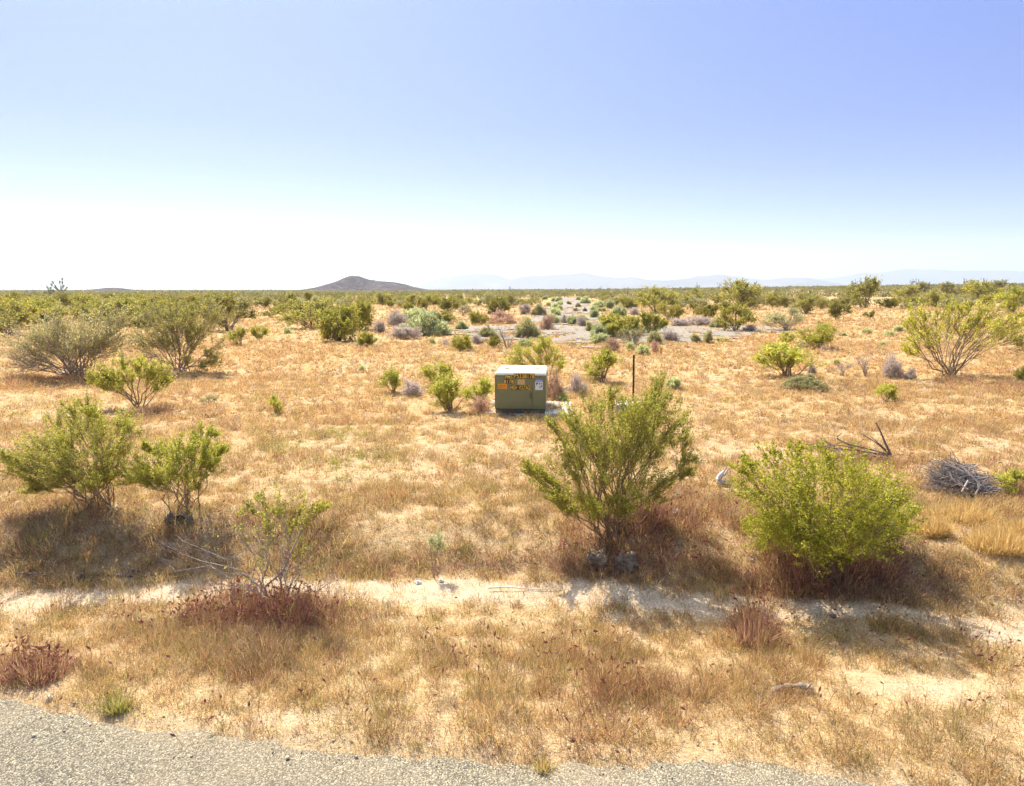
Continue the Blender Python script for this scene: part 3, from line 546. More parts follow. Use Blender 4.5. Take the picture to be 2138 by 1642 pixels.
# the rest of the shrubs one can tell apart: kind, x, y of the foot, width, height in photograph pixels, label
SHRUBS = [
 ('dark', 706, 712, 78, 72, 'dense dark green creosote clump left of the pale sagebrush mounds'),
 ('dark', 765, 724, 34, 28, 'small green bush at the right foot of the dense dark clump'),
 ('dullsage', 748, 724, 26, 10, 'low dull green tuft in front of the dense dark clump'),
 ('dark', 752, 690, 50, 60, 'tall olive bush just behind the dense dark clump'),
 ('creo', 650, 686, 92, 54, 'broad olive creosote bush left of the dense dark clump'),
 ('creo', 612, 668, 60, 36, 'olive creosote bush behind the broad one on the left'),
 ('grey', 792, 696, 30, 30, 'grey dead shrub between dark clump and sagebrush'),
 ('grey', 830, 682, 50, 30, 'grey dead shrub with greenish top left of the sagebrush mounds'),
 ('grey', 846, 708, 62, 32, 'purplish grey dead shrub at the left foot of the big sagebrush mound'),
 ('sage', 893, 700, 92, 44, 'biggest pale green sagebrush mound on the edge of the old pavement'),
 ('sage', 868, 668, 54, 24, 'pale green sagebrush behind the biggest mound'),
 ('dark', 922, 676, 52, 26, 'dark green bush right behind the biggest sagebrush mound'),
 ('sage', 963, 688, 26, 16, 'small pale sagebrush between two dark green bushes'),
 ('dark', 997, 678, 38, 26, 'round dark green bush alone on orange ground behind the pavement'),
 ('rust', 1046, 676, 66, 26, 'brownish dry shrub beside the round dark green bush'),
 ('dark', 1034, 657, 44, 34, 'dark bush behind the brownish dry shrub'),
 ('sparse', 967, 659, 26, 20, 'thin pale shrub on the orange clearing'),
 ('sage', 902, 718, 17, 11, 'tiny pale sagebrush tuft at the left tip of the pavement'),
 ('dark', 965, 732, 42, 32, 'small dark green bush in front of the old pavement'),
 ('grey', 932, 721, 22, 13, 'small grey dead shrub beside the small dark green bush'),
 ('grey', 997, 718, 32, 18, 'greyish tuft on the pavement edge right of the small dark bush'),
 ('bare', 1058, 727, 52, 42, 'leafless tan branching shrub in front of the pavement'),
 ('yellow', 1032, 726, 32, 24, 'low yellow green bush at the foot of the leafless tan shrub'),
 ('dullsage', 1017, 704, 38, 19, 'yellowish sagebrush on the pavement behind the leafless shrub'),
 ('dullsage', 1102, 706, 46, 36, 'grey green sagebrush with dark base on the pavement left side'),
 ('sage', 1095, 724, 36, 17, 'soft green tuft between leafless shrub and cabinet bush'),
 ('green', 822, 820, 48, 46, 'small bright bush leftmost of the row left of the cabinet'),
 ('green', 914, 810, 56, 50, 'upright green bush behind the grey dead shrub left of the cabinet'),
 ('green', 938, 858, 84, 66, 'leafy green bush nearest the cabinet row front'),
 ('green', 1005, 845, 58, 50, 'green topped bush touching the left side of the cabinet'),
 ('rust', 1003, 864, 46, 38, 'brown dry weeds under the bush at the cabinet left side'),
 ('grey', 858, 827, 48, 34, 'purplish grey dead shrub in the row left of the cabinet'),
 ('green', 1256, 800, 82, 60, 'neat round topped green bush between cabinet and metal post'),
 ('grey', 1206, 824, 42, 40, 'grey purple dead shrub right of the cabinet'),
 ('rust', 1158, 836, 46, 56, 'reddish dry shrub touching the right side of the cabinet'),
 ('sage', 1176, 838, 22, 18, 'little pale green tuft right of the cabinet'),
 ('sage', 755, 775, 13, 11, 'tiny pale tuft alone on the open orange ground'),
 ('sage', 1255, 706, 48, 26, 'rounded bright sagebrush on the pavement, the rear half of a pair'),
 ('sage', 1252, 717, 44, 19, 'rounded bright sagebrush on the pavement, the front half of a pair'),
 ('rust', 1275, 735, 44, 27, 'pinkish brown dead shrub right of the white plank'),
 ('dark', 1285, 703, 72, 46, 'dark green bush right behind the pair of sagebrush'),
 ('dark', 1318, 690, 46, 30, 'dark green bush right of the one behind the sagebrush pair'),
 ('dark', 1356, 696, 48, 44, 'dark olive bush with bare base at the pavement centre'),
 ('sparse', 1324, 722, 56, 38, 'grey twiggy shrub in front of the dark olive bush'),
 ('dullsage', 1368, 718, 32, 26, 'light green tuft among grey twigs left of the yellow standpipe'),
 ('grey', 1400, 713, 40, 26, 'pale grey twiggy shrub behind the yellow standpipe'),
 ('sage', 1316, 734, 21, 18, 'small grey green sagebrush left one of two below the twiggy shrub'),
 ('sage', 1341, 741, 29, 22, 'small grey green sagebrush right one of two below the twiggy shrub'),
 ('rust', 1368, 737, 22, 24, 'dark purple dead twigs beside the yellow standpipe'),
 ('dullsage', 1452, 715, 24, 18, 'small green tuft on the right part of the pavement'),
 ('dullsage', 1478, 716, 22, 23, 'upright green tuft beside the small one on the right pavement'),
 ('green', 1506, 714, 27, 8, 'low bright green weed on the right pavement edge'),
 ('grey', 1420, 682, 42, 20, 'grey dead shrub behind the right part of the pavement, left one'),
 ('grey', 1456, 680, 62, 22, 'wide pinkish grey dead shrub behind the right pavement'),
 ('dullsage', 1499, 685, 33, 19, 'dark rounded sagebrush left of the small tree like bush'),
 ('yellow', 1478, 673, 48, 38, 'yellow green bush above the wide grey dead shrub'),
 ('yellow', 1535, 692, 62, 52, 'small tree like yellow green bush at the right end of the pavement'),
 ('grey', 1565, 692, 32, 13, 'low grey dead twigs right of the tree like bush'),
 ('creo', 1546, 646, 78, 56, 'tall wide creosote bush standing above the right clearing'),
 ('creo', 1368, 653, 90, 46, 'wide olive bush behind the dark bushes at centre right'),
 ('yellow', 1399, 668, 52, 30, 'yellowish bush in front of the wide olive bush'),
 ('creo', 1412, 645, 52, 27, 'olive bush right of the wide olive one'),
 ('creo', 1454, 640, 46, 32, 'rounded olive bush left of the tall wide creosote'),
 ('green', 1605, 627, 27, 13, 'small low bush alone on the far right clearing'),
 ('creo', 1684, 656, 58, 32, 'bushy creosote on the left of the right clearing'),
 ('creo', 1746, 668, 50, 34, 'creosote bush right of the bushy one on the right clearing'),
 ('creo', 1804, 643, 70, 54, 'tall open creosote bush on the skyline of the right clearing'),
 ('creo', 1816, 665, 22, 14, 'tiny bush below the tall open creosote on the right'),
 ('creo', 1899, 630, 58, 32, 'olive bush behind the big spreading creosote'),
 ('creo', 1960, 642, 52, 30, 'olive bush peeping over the big spreading creosote'),
 ('green', 2116, 655, 60, 46, 'green bush on the skyline at the right edge'),
 ('dark', 2040, 626, 62, 36, 'dark bush on the skyline above the right end of the big creosote'),
 ('creo', 1985, 622, 52, 30, 'olive bush on the skyline left of the dark skyline bush'),
 ('creo', 2090, 616, 52, 26, 'olive bush on the skyline right of the dark skyline bush'),
 ('creo', 1930, 616, 46, 25, 'smallest olive bush on the skyline above the big creosote'),
 ('sparse', 1643, 690, 78, 44, 'sparse greyish creosote bush left of the green vase bush'),
 ('green', 1642, 716, 34, 22, 'small green bush in front of the sparse greyish one'),
 ('green', 1643, 787, 110, 66, 'bright green vase shaped bush right of the metal post'),
 ('green', 1708, 726, 74, 48, 'green vase shaped bush up the slope from the bright one'),
 ('sage', 1676, 728, 22, 12, 'pale sage tuft at the right shoulder of the bright vase bush'),
 ('sage', 1809, 697, 17, 12, 'pale sage tuft alone in the middle of the right clearing'),
 ('sage', 1856, 702, 18, 10, 'pale sage tuft left of the big spreading creosote'),
 ('sage', 1874, 692, 20, 13, 'pale sage tuft touching the left side of the big creosote'),
 ('sage', 1759, 702, 15, 8, 'faint flat sage tuft on the right clearing'),
 ('sage', 1842, 722, 14, 8, 'lowest pale sage tuft left of the big creosote'),
 ('sage', 1746, 763, 15, 13, 'pale sage tuft above the broken dead branches'),
 ('grey', 1721, 731, 18, 8, 'flat grey twigs at the foot of the upper vase bush'),
 ('bare', 1806, 784, 50, 44, 'leafless dead bush with upright bare branches'),
 ('bare', 1758, 784, 56, 28, 'leafless low dead bush left of the upright bare one'),
 ('grey', 1862, 790, 42, 44, 'pale grey feathery dead shrub left of the big creosote'),
 ('grey', 1902, 794, 26, 23, 'small grey dead shrub under the big creosote edge'),
 ('grey', 1693, 783, 20, 22, 'small grey dead shrub at the right foot of the bright vase bush'),
 ('dullsage', 1680, 814, 86, 26, 'low dull olive spreading plant below the bright vase bush'),
 ('green', 1852, 840, 42, 36, 'small bright green bush alone on the open grass at right'),
 ('green', 2134, 800, 30, 30, 'green bush cut off by the right edge'),
 ('sage', 1405, 813, 34, 26, 'pale sage bush right of the metal post'),
 ('green', 541, 713, 34, 30, 'small vase shaped bush at the edge of the open ground on the left'),
 ('sage', 600, 697, 18, 13, 'small round sage tuft in the open gap on the left'),
 ('creo', 478, 690, 102, 66, 'wide olive bush at the right end of the left thicket'),
 ('creo', 500, 720, 46, 32, 'olive bush in front of the wide one ending the left thicket'),
 ('green', 577, 864, 34, 34, 'small leaning green sprig on the open grass left of centre'),
 ('sparse', 441, 842, 32, 17, 'thin weed right of the umbrella bush'),
 ('green', 2116, 1034, 62, 46, 'leafy green plant in red grass at the right edge'),
 ('creo', 20, 700, 90, 62, 'olive bush behind the huge straggly bush at the left edge'),
 ('creo', 250, 680, 90, 50, 'olive bush between the two large bushes on the left'),
 ('creo', 90, 668, 80, 40, 'olive bush above the huge straggly bush'),
 ('grey', 1095, 657, 29, 21, 'purplish grey dead shrub on red soil left of the lane'),
 ('dullsage', 1124, 659, 29, 20, 'faded sagebrush on the left verge of the lane'),
 ('rust', 1144, 688, 36, 32, 'brown twiggy shrub at the mouth of the lane'),
 ('sage', 1153, 676, 30, 18, 'sagebrush right behind the brown twiggy shrub'),
 ('grey', 1178, 676, 22, 18, 'grey half of a shrub at the mouth of the lane'),
 ('sage', 1197, 678, 28, 19, 'green sagebrush in the middle of the lane mouth'),
 ('grey', 1215, 682, 30, 19, 'grey brown dead shrub in the lane mouth'),
 ('sage', 1216, 670, 24, 13, 'pale sagebrush behind the grey brown one in the lane'),
 ('dullsage', 1230, 692, 23, 18, 'round grey green sagebrush at the right of the lane mouth'),
 ('sage', 1138, 626, 13, 7, 'far pale sagebrush at the left lane edge'),
 ('sage', 1155, 630, 12, 8, 'far sagebrush just right of the pale one at the lane edge'),
 ('sage', 1167, 631, 17, 10, 'far sagebrush at the top of the row down the lane'),
 ('sage', 1169, 638, 15, 10, 'second sagebrush down the row in the lane'),
 ('sage', 1145, 640, 12, 9, 'small sagebrush left of the row in the lane'),
 ('sage', 1159, 646, 21, 13, 'third sagebrush down the row in the lane'),
 ('sage', 1169, 648, 16, 9, 'little sagebrush right of the third in the lane row'),
 ('sage', 1159, 659, 26, 16, 'nearest and largest sagebrush of the row in the lane'),
 ('dullsage', 1188, 636, 11, 7, 'far dull tuft in the lane centre'),
 ('dullsage', 1206, 642, 13, 9, 'dull sage tuft in the lane right of centre'),
 ('dullsage', 1202, 650, 10, 6, 'dull small tuft on bare lane'),
 ('dullsage', 1221, 651, 10, 7, 'dull small tuft near the right lane edge'),
 ('sage', 1207, 627, 11, 7, 'far sagebrush at the right lane edge'),
 ('sage', 1223, 634, 22, 13, 'pale sagebrush at the right lane edge by purple weeds'),
 ('sage', 1250, 643, 26, 13, 'pale sagebrush cluster left part at the lane right side'),
 ('sage', 1273, 645, 25, 15, 'grey green sagebrush on red soil right of the lane'),
 ('sage', 1241, 649, 19, 11, 'sagebrush at the front of the right lane cluster'),
 ('sage', 1252, 651, 11, 9, 'tiny round sagebrush, left of two below the lane cluster'),
 ('sage', 1261, 651, 10, 8, 'tiny round sagebrush, right of two below the lane cluster'),
 ('sage', 1240, 664, 21, 17, 'bright sagebrush at the near end of the right lane edge'),
 ('sage', 1294, 661, 35, 21, 'large grey sagebrush right of the lane with dark base'),
 ('grey', 1324, 658, 28, 15, 'grey dead shrub right of the large grey sagebrush'),
 ('dullsage', 1194, 722, 22, 6, 'flat weed on the front edge of the pavement, left of two'),
 ('dullsage', 1221, 722, 16, 6, 'flat weed on the front edge of the pavement, right of two'),
]
for s in SHRUBS: px_shrub(*s)
# small two-tone sage in the foreground
traced('sage', (911, 1205), [(902, 1128, 11), (915, 1125, 12), (908, 1140, 11), (920, 1138, 9)], 'little pale sage on a brown stalk above the track', SAGE, 0.7, 111, mats=(M_redbark, None), twigs=8, sprigs=4, leaves=9, ll=0.02, lw=0.006, stem_r=0.006, base_r=0.03, fork=0.2)

# scattered creosote of the plain: individuals near, one mass beyond
taken = [(s[1], s[2], s[3]) for s in SHRUBS]
rng = np.random.default_rng(77); n = 0; tries = 0
ZONES = [('distant olive creosote bush in the thicket left of the pointed hill', 'creosote in the left thicket', lambda u: u < -0.31),
         ('distant olive creosote bush in the belt below the pointed hill', 'creosote below the pointed hill', lambda u: -0.31 <= u < -0.11),
         ('distant olive creosote bush in the belt between pointed hill and lane', 'creosote left of the lane', lambda u: -0.11 <= u < 0.09),
         ('distant olive creosote bush in the belt right of the lane', 'creosote right of the lane', lambda u: 0.09 <= u < 0.36),
         ('distant olive creosote bush in the belt beyond the right clearing', 'creosote beyond the right clearing', lambda u: u >= 0.36)]
spots = []
while n < 232 and tries < 20000:
    tries += 1
    y = rng.uniform(34, 105); u = rng.uniform(-0.80, 0.80); x = u * y
    lim = np.interp(u, [-0.8, -0.42, -0.36, -0.30, -0.1, 0.05, 0.3, 0.35, 0.6, 0.8], [30, 36, 56, 52, 72, 82, 62, 72, 68, 56])
    if y < lim or rng.random() > 0.35 + 0.65 * (y - lim) / 30: continue
    if abs(x - (4.1 + 0.088 * (y - 50))) < 4.2: continue
    if any((x - a) ** 2 + (y - b) ** 2 < 2.0 for a, b in spots): continue
    spots.append((x, y)); z = float(hgt(x, y)); w = rng.uniform(1.3, 3.0); h = w * rng.uniform(0.5, 0.72)
    lab, grp, _ = next(zn for zn in ZONES if zn[2](u))
    nm, cat = SPEC['creo'][:2]; kd = rng.choice(['creo', 'creo', 'creo', 'dark', 'sparse', 'yellow'])
    ms, ml, uh = lib(kd, int(rng.integers(5)))
    key = ('one', kd, ml.name)
    o = link(nm, None); o.location = (x, y, z - 0.02); o.rotation_euler = (0, 0, rng.uniform(0, 6.28)); o.scale = (w, w, h / uh)
    tag(o, lab, cat, grp); link('stems', ms, None, o); link('foliage', ml, None, o); n += 1

def far_scrub():
    rng = np.random.default_rng(5); G = Geo()
    for (y0, y1, per, nq, sz) in ((32, 95, 24, 110, 0.10), (95, 200, 19, 60, 0.15), (200, 420, 30, 30, 0.22), (420, 900, 90, 16, 0.32), (900, 2600, 900, 12, 0.5)):
        A = 1.15 * (y1 * y1 - y0 * y0); k = int(A / per)
        y = np.sqrt(rng.uniform(y0 * y0, y1 * y1, k)); x = y * rng.uniform(-1.15, 1.15, k)
        ok = (fbm(x / 40, y / 40, 200, 3) > 0.33) & ~((np.abs(x - (4.1 + 0.088 * (y - 50))) < 4.5) & (y < 190)); x = x[ok]; y = y[ok]; k = len(x)
        if y0 < 95:
            side = (np.abs(x / y) > 0.84) & (np.abs(x / y) < 1.15); x = x[side]; y = y[side]; k = len(x)
        w = rng.uniform(1.4, 3.2, k) * (1 if y0 < 420 else 1.5 if y0 < 900 else 3); h = w * rng.uniform(0.45, 0.68, k)
        h = np.minimum(h, 2.2) * np.where(rng.random(k) < 0.07, rng.uniform(1.2, 1.6, k), 1)
        z = hgt(x, y)
        v = nrm(rng.normal(0, 1, (k, nq, 3))) * rng.uniform(0.3, 1, (k, nq, 1)) ** 0.5; v[..., 2] = np.abs(v[..., 2])
        c = np.stack([x, y, z], -1)[:, None] + v * np.stack([w / 2, w / 2, h * 0.88], -1)[:, None]
        a = nrm(rng.normal(0, 1, (k, nq, 3))); b = nrm(np.cross(a, rng.normal(0, 1, (k, nq, 3))))
        s = (w[:, None] * sz * rng.uniform(0.6, 1.3, (k, nq)))[..., None] * 0.5
        V = np.stack([c - a * s, c - b * s * 0.6, c + a * s, c + b * s * 0.6], 2).reshape(-1, 3)
        pal = np.array([(0.235, 0.215, 0.045), (0.19, 0.185, 0.038), (0.28, 0.245, 0.065), (0.235, 0.20, 0.075)])
        C = np.repeat(pal[rng.integers(0, 4, k)] * rng.uniform(0.75, 1.2, (k, 1)), nq * 4, 0)
        G.add(V, np.arange(len(V)).reshape(-1, 4), None, C)
    tag(link('far_scrub', G.mesh('far_scrub'), M_grass), 'far belt of olive desert scrub merging along the horizon', 'scrub', None, 'stuff')
far_scrub()

# ------------------------------------------------------------------ dry grass
PAL = {'straw': (0.66, 0.48, 0.22), 'tan': (0.59, 0.395, 0.17), 'orange': (0.54, 0.325, 0.14), 'red': (0.44, 0.23, 0.12), 'brown': (0.43, 0.295, 0.14),
       'purple': (0.40, 0.165, 0.145), 'green': (0.38, 0.35, 0.08), 'gold': (0.74, 0.53, 0.21), 'grey': (0.50, 0.42, 0.33)}
def grass():
    rng = np.random.default_rng(3); G = Geo(); H = Geo()
    bands = ((2.9, 5.0, 1250, 13, 0.003), (5.0, 8.0, 720, 13, 0.0042), (8.0, 12, 300, 12, 0.006), (12, 18, 130, 11, 0.009), (18, 30, 46, 10, 0.015), (30, 52, 13, 9, 0.026), (52, 95, 3, 8, 0.045))
    for (y0, y1, dens, nb, bw) in bands:
        A = (1.1 * (y0 + y1) + 3.0) * (y1 - y0); k = int(A * dens)
        y = np.sqrt(rng.uniform(y0 * y0, y1 * y1, k)); x = rng.uniform(-1, 1, k) * (1.1 * y + 1.5)
        s = y - edge_y(x)
        pu, br, rd, gr, go = (patch_w(x, y, q) for q in ('purple', 'brown', 'red', 'green', 'gold'))
        tall = np.clip(pu + br, 0, 1)
        ba = bare_w(x, y) * (1 - 0.8 * np.maximum(pu, go))
        cl = fbm(x * 1.6, y * 1.6, 301, 4); c2 = fbm(x * 0.22, y * 0.22, 311, 3); sc = np.interp(y, [3, 8, 20, 60], [11, 8.5, 4.5, 2.0]); c3 = fbm(x * sc, y * sc, 321, 3)
        pr = (0.60 + 0.5 * sst(0.40, 0.58, cl)) * (1 - 0.9 * ba) + 0.5 * tall + 0.4 * rd
        fr = sst(7, 16, y); pr = pr * ((0.36 + 0.34 * fr) + (0.85 - 0.40 * fr) * sst(0.40, 0.58, c3) + 0.4 * tall)
        pr = pr * np.where(s > 0.02, 1, np.where(s > -0.14, 0.30, np.where(s > -0.35, 0.04, 0.0)))
        pr = np.where(in_lot(x, y), 0.02 + 0.6 * sst(0.5, 0.66, fbm(x * 0.7, y * 0.5, 341, 3)), pr)
        ok = rng.random(k) < np.clip(pr, 0, 1)
        x, y, s, pu, br, rd, gr, go, cl, c2, c3, tall = (a[ok] for a in (x, y, s, pu, br, rd, gr, go, cl, c2, c3, tall)); k = len(x)
        z = hgt(x, y)
        hh = (0.03 + 0.05 * sst(0.35, 0.7, cl) + 0.05 * sst(0.42, 0.68, c3)) * rng.uniform(0.5, 1.35, k)
        hh = hh * (1 + 1.2 * pu + 0.6 * br + 0.45 * rd + 0.5 * go) * np.interp(y, [3, 12, 30, 90], [1, 1.15, 1.5, 2.2])
        hh = np.where(s < 0.1, hh * 0.7, hh)
        # tuft colour
        names = ['straw', 'tan', 'orange', 'red', 'brown', 'purple', 'green', 'gold', 'grey']
        wt = np.zeros((k, 9)); wt[:, 0] = 1.0 + 0.8 * (cl < 0.45); wt[:, 1] = 1.6; wt[:, 2] = 0.40 + 1.8 * sst(0.45, 0.62, c2) + 0.45 * sst(10, 25, y); wt[:, 8] = 0.22
        wt[:, 4] = 0.40 + 0.55 * sst(14, 7, y) + 3.5 * br + 1.5 * pu; wt[:, 5] = 0.08 + 9 * pu + 0.6 * br; wt[:, 3] = 0.25 + 4 * rd + 2 * pu + 1.2 * br; wt[:, 6] = 0.12 + 0.35 * sst(14, 7, y) + 7 * gr + 0.4 * br; wt[:, 7] = 0.25 + 6 * go
        cum = np.cumsum(wt / wt.sum(1, keepdims=True), 1); ci = (rng.random(k)[:, None] > cum).sum(1).clip(0, 8)
        tc = np.array([PAL[q] for q in names])[ci] * rng.uniform(np.interp(y, [7, 14], [0.58, 0.8]), np.interp(y, [7, 14], [1.25, 1.18]))[:, None]
        i = np.repeat(np.arange(k), nb); m = len(i)
        an = rng.uniform(0, 2 * math.pi, m); rr = np.sqrt(rng.random(m)) * (0.03 + 0.22 * hh[i])
        bx = x[i] + rr * np.cos(an); by = y[i] + rr * np.sin(an)
        L = hh[i] * rng.uniform(0.45, 1.2, m); lean = rng.uniform(0.05, 0.75, m); flatb = rng.random(m) < 0.16; lean = np.where(flatb, 1.5, lean)
        a2 = an + rng.normal(0, 0.7, m); dx, dy = np.cos(a2), np.sin(a2)
        b = np.stack([bx, by, z[i] - 0.004], -1)
        d1 = np.stack([dx * np.sin(lean), dy * np.sin(lean), np.cos(lean) + 0.03], -1); l2 = np.minimum(lean + 0.45, 1.6)
        d2 = np.stack([dx * np.sin(l2), dy * np.sin(l2), np.cos(l2)], -1)
        mid = b + d1 * (L * 0.55)[:, None]; tip = mid + d2 * (L * 0.5)[:, None]; tip[:, 2] = np.maximum(tip[:, 2], b[:, 2] + 0.004)
        sa = rng.uniform(0, math.pi, m); side = np.stack([np.cos(sa), np.sin(sa), np.zeros(m)], -1) * (bw * 0.5 * rng.uniform(0.6, 1.3, m))[:, None]
        V = np.stack([b - side, b + side, mid + side * 0.8, mid - side * 0.8, tip], 1).reshape(-1, 3)
        o = np.arange(m)[:, None] * 5
        C = np.repeat(tc[i] * rng.uniform(0.8, 1.2, m)[:, None], 5, 0)
        G.add(V, o + np.array([[0, 1, 2, 3]]), o + np.array([[3, 2, 4]]), C)
        # seeds, husks and broken leaf bits hanging in the tufts
        nc = max(3, nb - 4); i = np.repeat(np.arange(k), nc); m = len(i)
        an = rng.uniform(0, 2 * math.pi, m); rr = np.sqrt(rng.random(m)) * (0.03 + 0.5 * hh[i])
        c = np.stack([x[i] + rr * np.cos(an), y[i] + rr * np.sin(an), z[i] + hh[i] * rng.uniform(0.02, 0.95, m) ** 1.3], -1)
        a_ = nrm(rng.normal(0, 1, (m, 3)) + np.array([0, 0, 0.5])); b_ = nrm(np.cross(a_, rng.normal(0, 1, (m, 3)))); sz = (bw * rng.uniform(0.8, 2.2, m))[:, None]
        V = np.stack([c - a_ * sz, c - b_ * sz * 0.45, c + a_ * sz, c + b_ * sz * 0.45], 1).reshape(-1, 3)
        G.add(V, np.arange(m * 4).reshape(-1, 4), None, np.repeat(tc[i] * rng.uniform(0.6, 1.3, m)[:, None], 4, 0))
        # drooping seed heads of the brome, near only
        if y1 <= 12:
            hp = (0.015 + 0.13 * sst(0.5, 0.7, fbm(x * 0.7, y * 0.7, 331, 3)) * (x > -1) + 0.9 * pu + 0.16 * rd) * (1 if y1 < 9 else 0.6) * (0.55 if y1 > 5 else 1)
            sel = np.where(rng.random(k) < hp)[0]; q = len(sel)
            if q:
                an = rng.uniform(0, 2 * math.pi, q); ln = rng.uniform(0.05, 0.5, q); Ls = np.maximum(hh[sel] * rng.uniform(1.0, 1.5, q), 0.09)
                b = np.stack([x[sel], y[sel], z[sel]], -1); d = np.stack([np.cos(an) * np.sin(ln), np.sin(an) * np.sin(ln), np.cos(ln)], -1)
                t = b + d * Ls[:, None]
                V, F = tubes(np.stack([b, t], 1), np.full((q, 2), 0.0018 if y1 < 9 else 0.0025), 3); H.add(V, F, None, np.array(PAL['tan']))
                an2 = an + rng.normal(0, 0.6, q); dn = rng.uniform(0.5, 1.6, q)
                hd = np.stack([np.cos(an2) * np.sin(dn), np.sin(an2) * np.sin(dn), np.cos(dn)], -1); hl = rng.uniform(0.026, 0.048, q)[:, None]
                for rot in (0, 1):
                    sd = nrm(np.cross(hd, np.array([[0.3, 0.2, 1.0]]) if rot else np.array([[1.0, -0.4, 0.1]]))) * 0.008
                    V = np.stack([t - hd * hl * 0.1, t + hd * hl * 0.4 + sd, t + hd * hl, t + hd * hl * 0.4 - sd], 1).reshape(-1, 3)
                    hc = np.where(rng.random((q, 1)) < 0.7, np.array([[0.26, 0.09, 0.08]]), np.array([[0.38, 0.18, 0.10]])) * rng.uniform(0.7, 1.2, (q, 1))
                    H.add(V, np.arange(q * 4).reshape(-1, 4), None, np.repeat(hc, 4, 0))
    tag(link('dry_grass', G.mesh('dry_grass'), M_grass), 'thin dry straw and russet grass covering the desert ground', 'grass', None, 'stuff')
    tag(link('brome_grass', H.mesh('brome_grass'), M_grass), 'purple brown drooping seed heads scattered through the dry grass', 'grass', None, 'stuff')
grass()

# ------------------------------------------------------------------ stones, wood, debris
def rock_mesh(name, seed, sx, sy, sz, sub=4, rough=0.8):
    bm = bmesh.new(); bmesh.ops.create_icosphere(bm, subdivisions=sub, radius=1); r = np.random.default_rng(seed)
    dirs = nrm(r.normal(0, 1, (9, 3))); cut = r.uniform(0.62, 0.95, 9); ph = r.uniform(0, 6, 6)
    for v in bm.verts:
        c = np.array(v.co); k = 1.0
        for d, q in zip(dirs, cut):
            t = c @ d
            if t > q: k = min(k, q / t)
        k *= 1 + rough * 0.25 * (math.sin(c[0] * 5 + ph[0]) * math.sin(c[1] * 4 + ph[1]) + 0.5 * math.sin(c[2] * 11 + ph[2] + c[0] * 7) + 0.25 * math.sin(c[0] * 23 + c[1] * 17 + ph[3]) * math.sin(c[2] * 19 + ph[4]))
        v.co = (c[0] * k * sx, c[1] * k * sy, c[2] * k * sz)
    return smooth(bm_mesh(name, bm))
def stone(px, py, wpx, hpx, label, m=M_rock, seed=0, name='rock', cat='rock', group=None, dp=0.9):
    p, mp = W(px, py); w = wpx * mp / 2; h = hpx * mp / 2
    o = link(name, rock_mesh(name, seed, w, w * dp, h * 1.15), m); o.location = (p[0], p[1] + w * 0.4, p[2] + h * 0.45); o.rotation_euler = (0, 0, seed * 1.3)
    return tag(o, label, cat, group)
stone(1246, 1190, 50, 46, 'rounded tan boulder under the tall open creosote, left of two', seed=3, name='boulder', cat='boulder')
stone(1308, 1196, 52, 48, 'rounded tan boulder under the tall open creosote, right of two', seed=5, name='boulder', cat='boulder')
stone(1243, 1150, 9, 8, 'pebble on top of the left boulder side', M_pale, 6); stone(1262, 1150, 9, 8, 'pebble between the two boulders top', M_pale, 7)
stone(1418, 1042, 32, 18, 'flat tan rock right of the tall open creosote', seed=8); stone(1412, 1076, 26, 16, 'pale tan rock below the flat one', M_pale, 9)
stone(354, 1094, 22, 26, 'tan rock at the left of the burrow mouth', seed=10); stone(393, 1096, 22, 24, 'tan rock at the right of the burrow mouth', seed=12)
stone(100, 1464, 13, 12, 'white stone at the road edge on the left', M_pale, 13); stone(1329, 1420, 15, 11, 'pale pink stone in the grass right of centre', M_pale, 14)
stone(872, 1220, 18, 9, 'flat white stone on the bank edge of the track', M_pale, 15); stone(920, 1216, 13, 8, 'small white stone beside the flat one on the track', M_pale, 16)
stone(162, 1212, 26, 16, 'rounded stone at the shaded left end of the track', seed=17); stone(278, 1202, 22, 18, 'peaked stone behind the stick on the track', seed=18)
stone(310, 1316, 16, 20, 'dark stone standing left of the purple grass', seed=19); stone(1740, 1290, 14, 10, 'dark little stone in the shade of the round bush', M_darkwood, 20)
stone(1468, 1152, 8, 7, 'tiny white stone left of the round bush', M_pale, 21); stone(1570, 1172, 9, 8, 'tiny white stone at the foot of the red grass', M_pale, 22)
# burrow: a dark hollow between the rocks under the small creosote
p, mp = W(376, 1090)
bm = bmesh.new(); bmesh.ops.create_uvsphere(bm, u_segments=16, v_segments=10, radius=1)
bmesh.ops.delete(bm, geom=[v for v in bm.verts if v.co.y < -0.25], context='VERTS')
for v in bm.verts: v.co = (v.co.x * 9 * mp, v.co.y * 0.16, v.co.z * 8 * mp)
o = link('burrow', smooth(bm_mesh('burrow', bm)), simple('dark_soil', (0.03, 0.02, 0.015), (0.06, 0.04, 0.03))); o.location = (p[0], p[1] + 0.0, p[2] + 7 * mp)
tag(o, 'dark burrow mouth between two rocks under the small creosote', 'burrow')

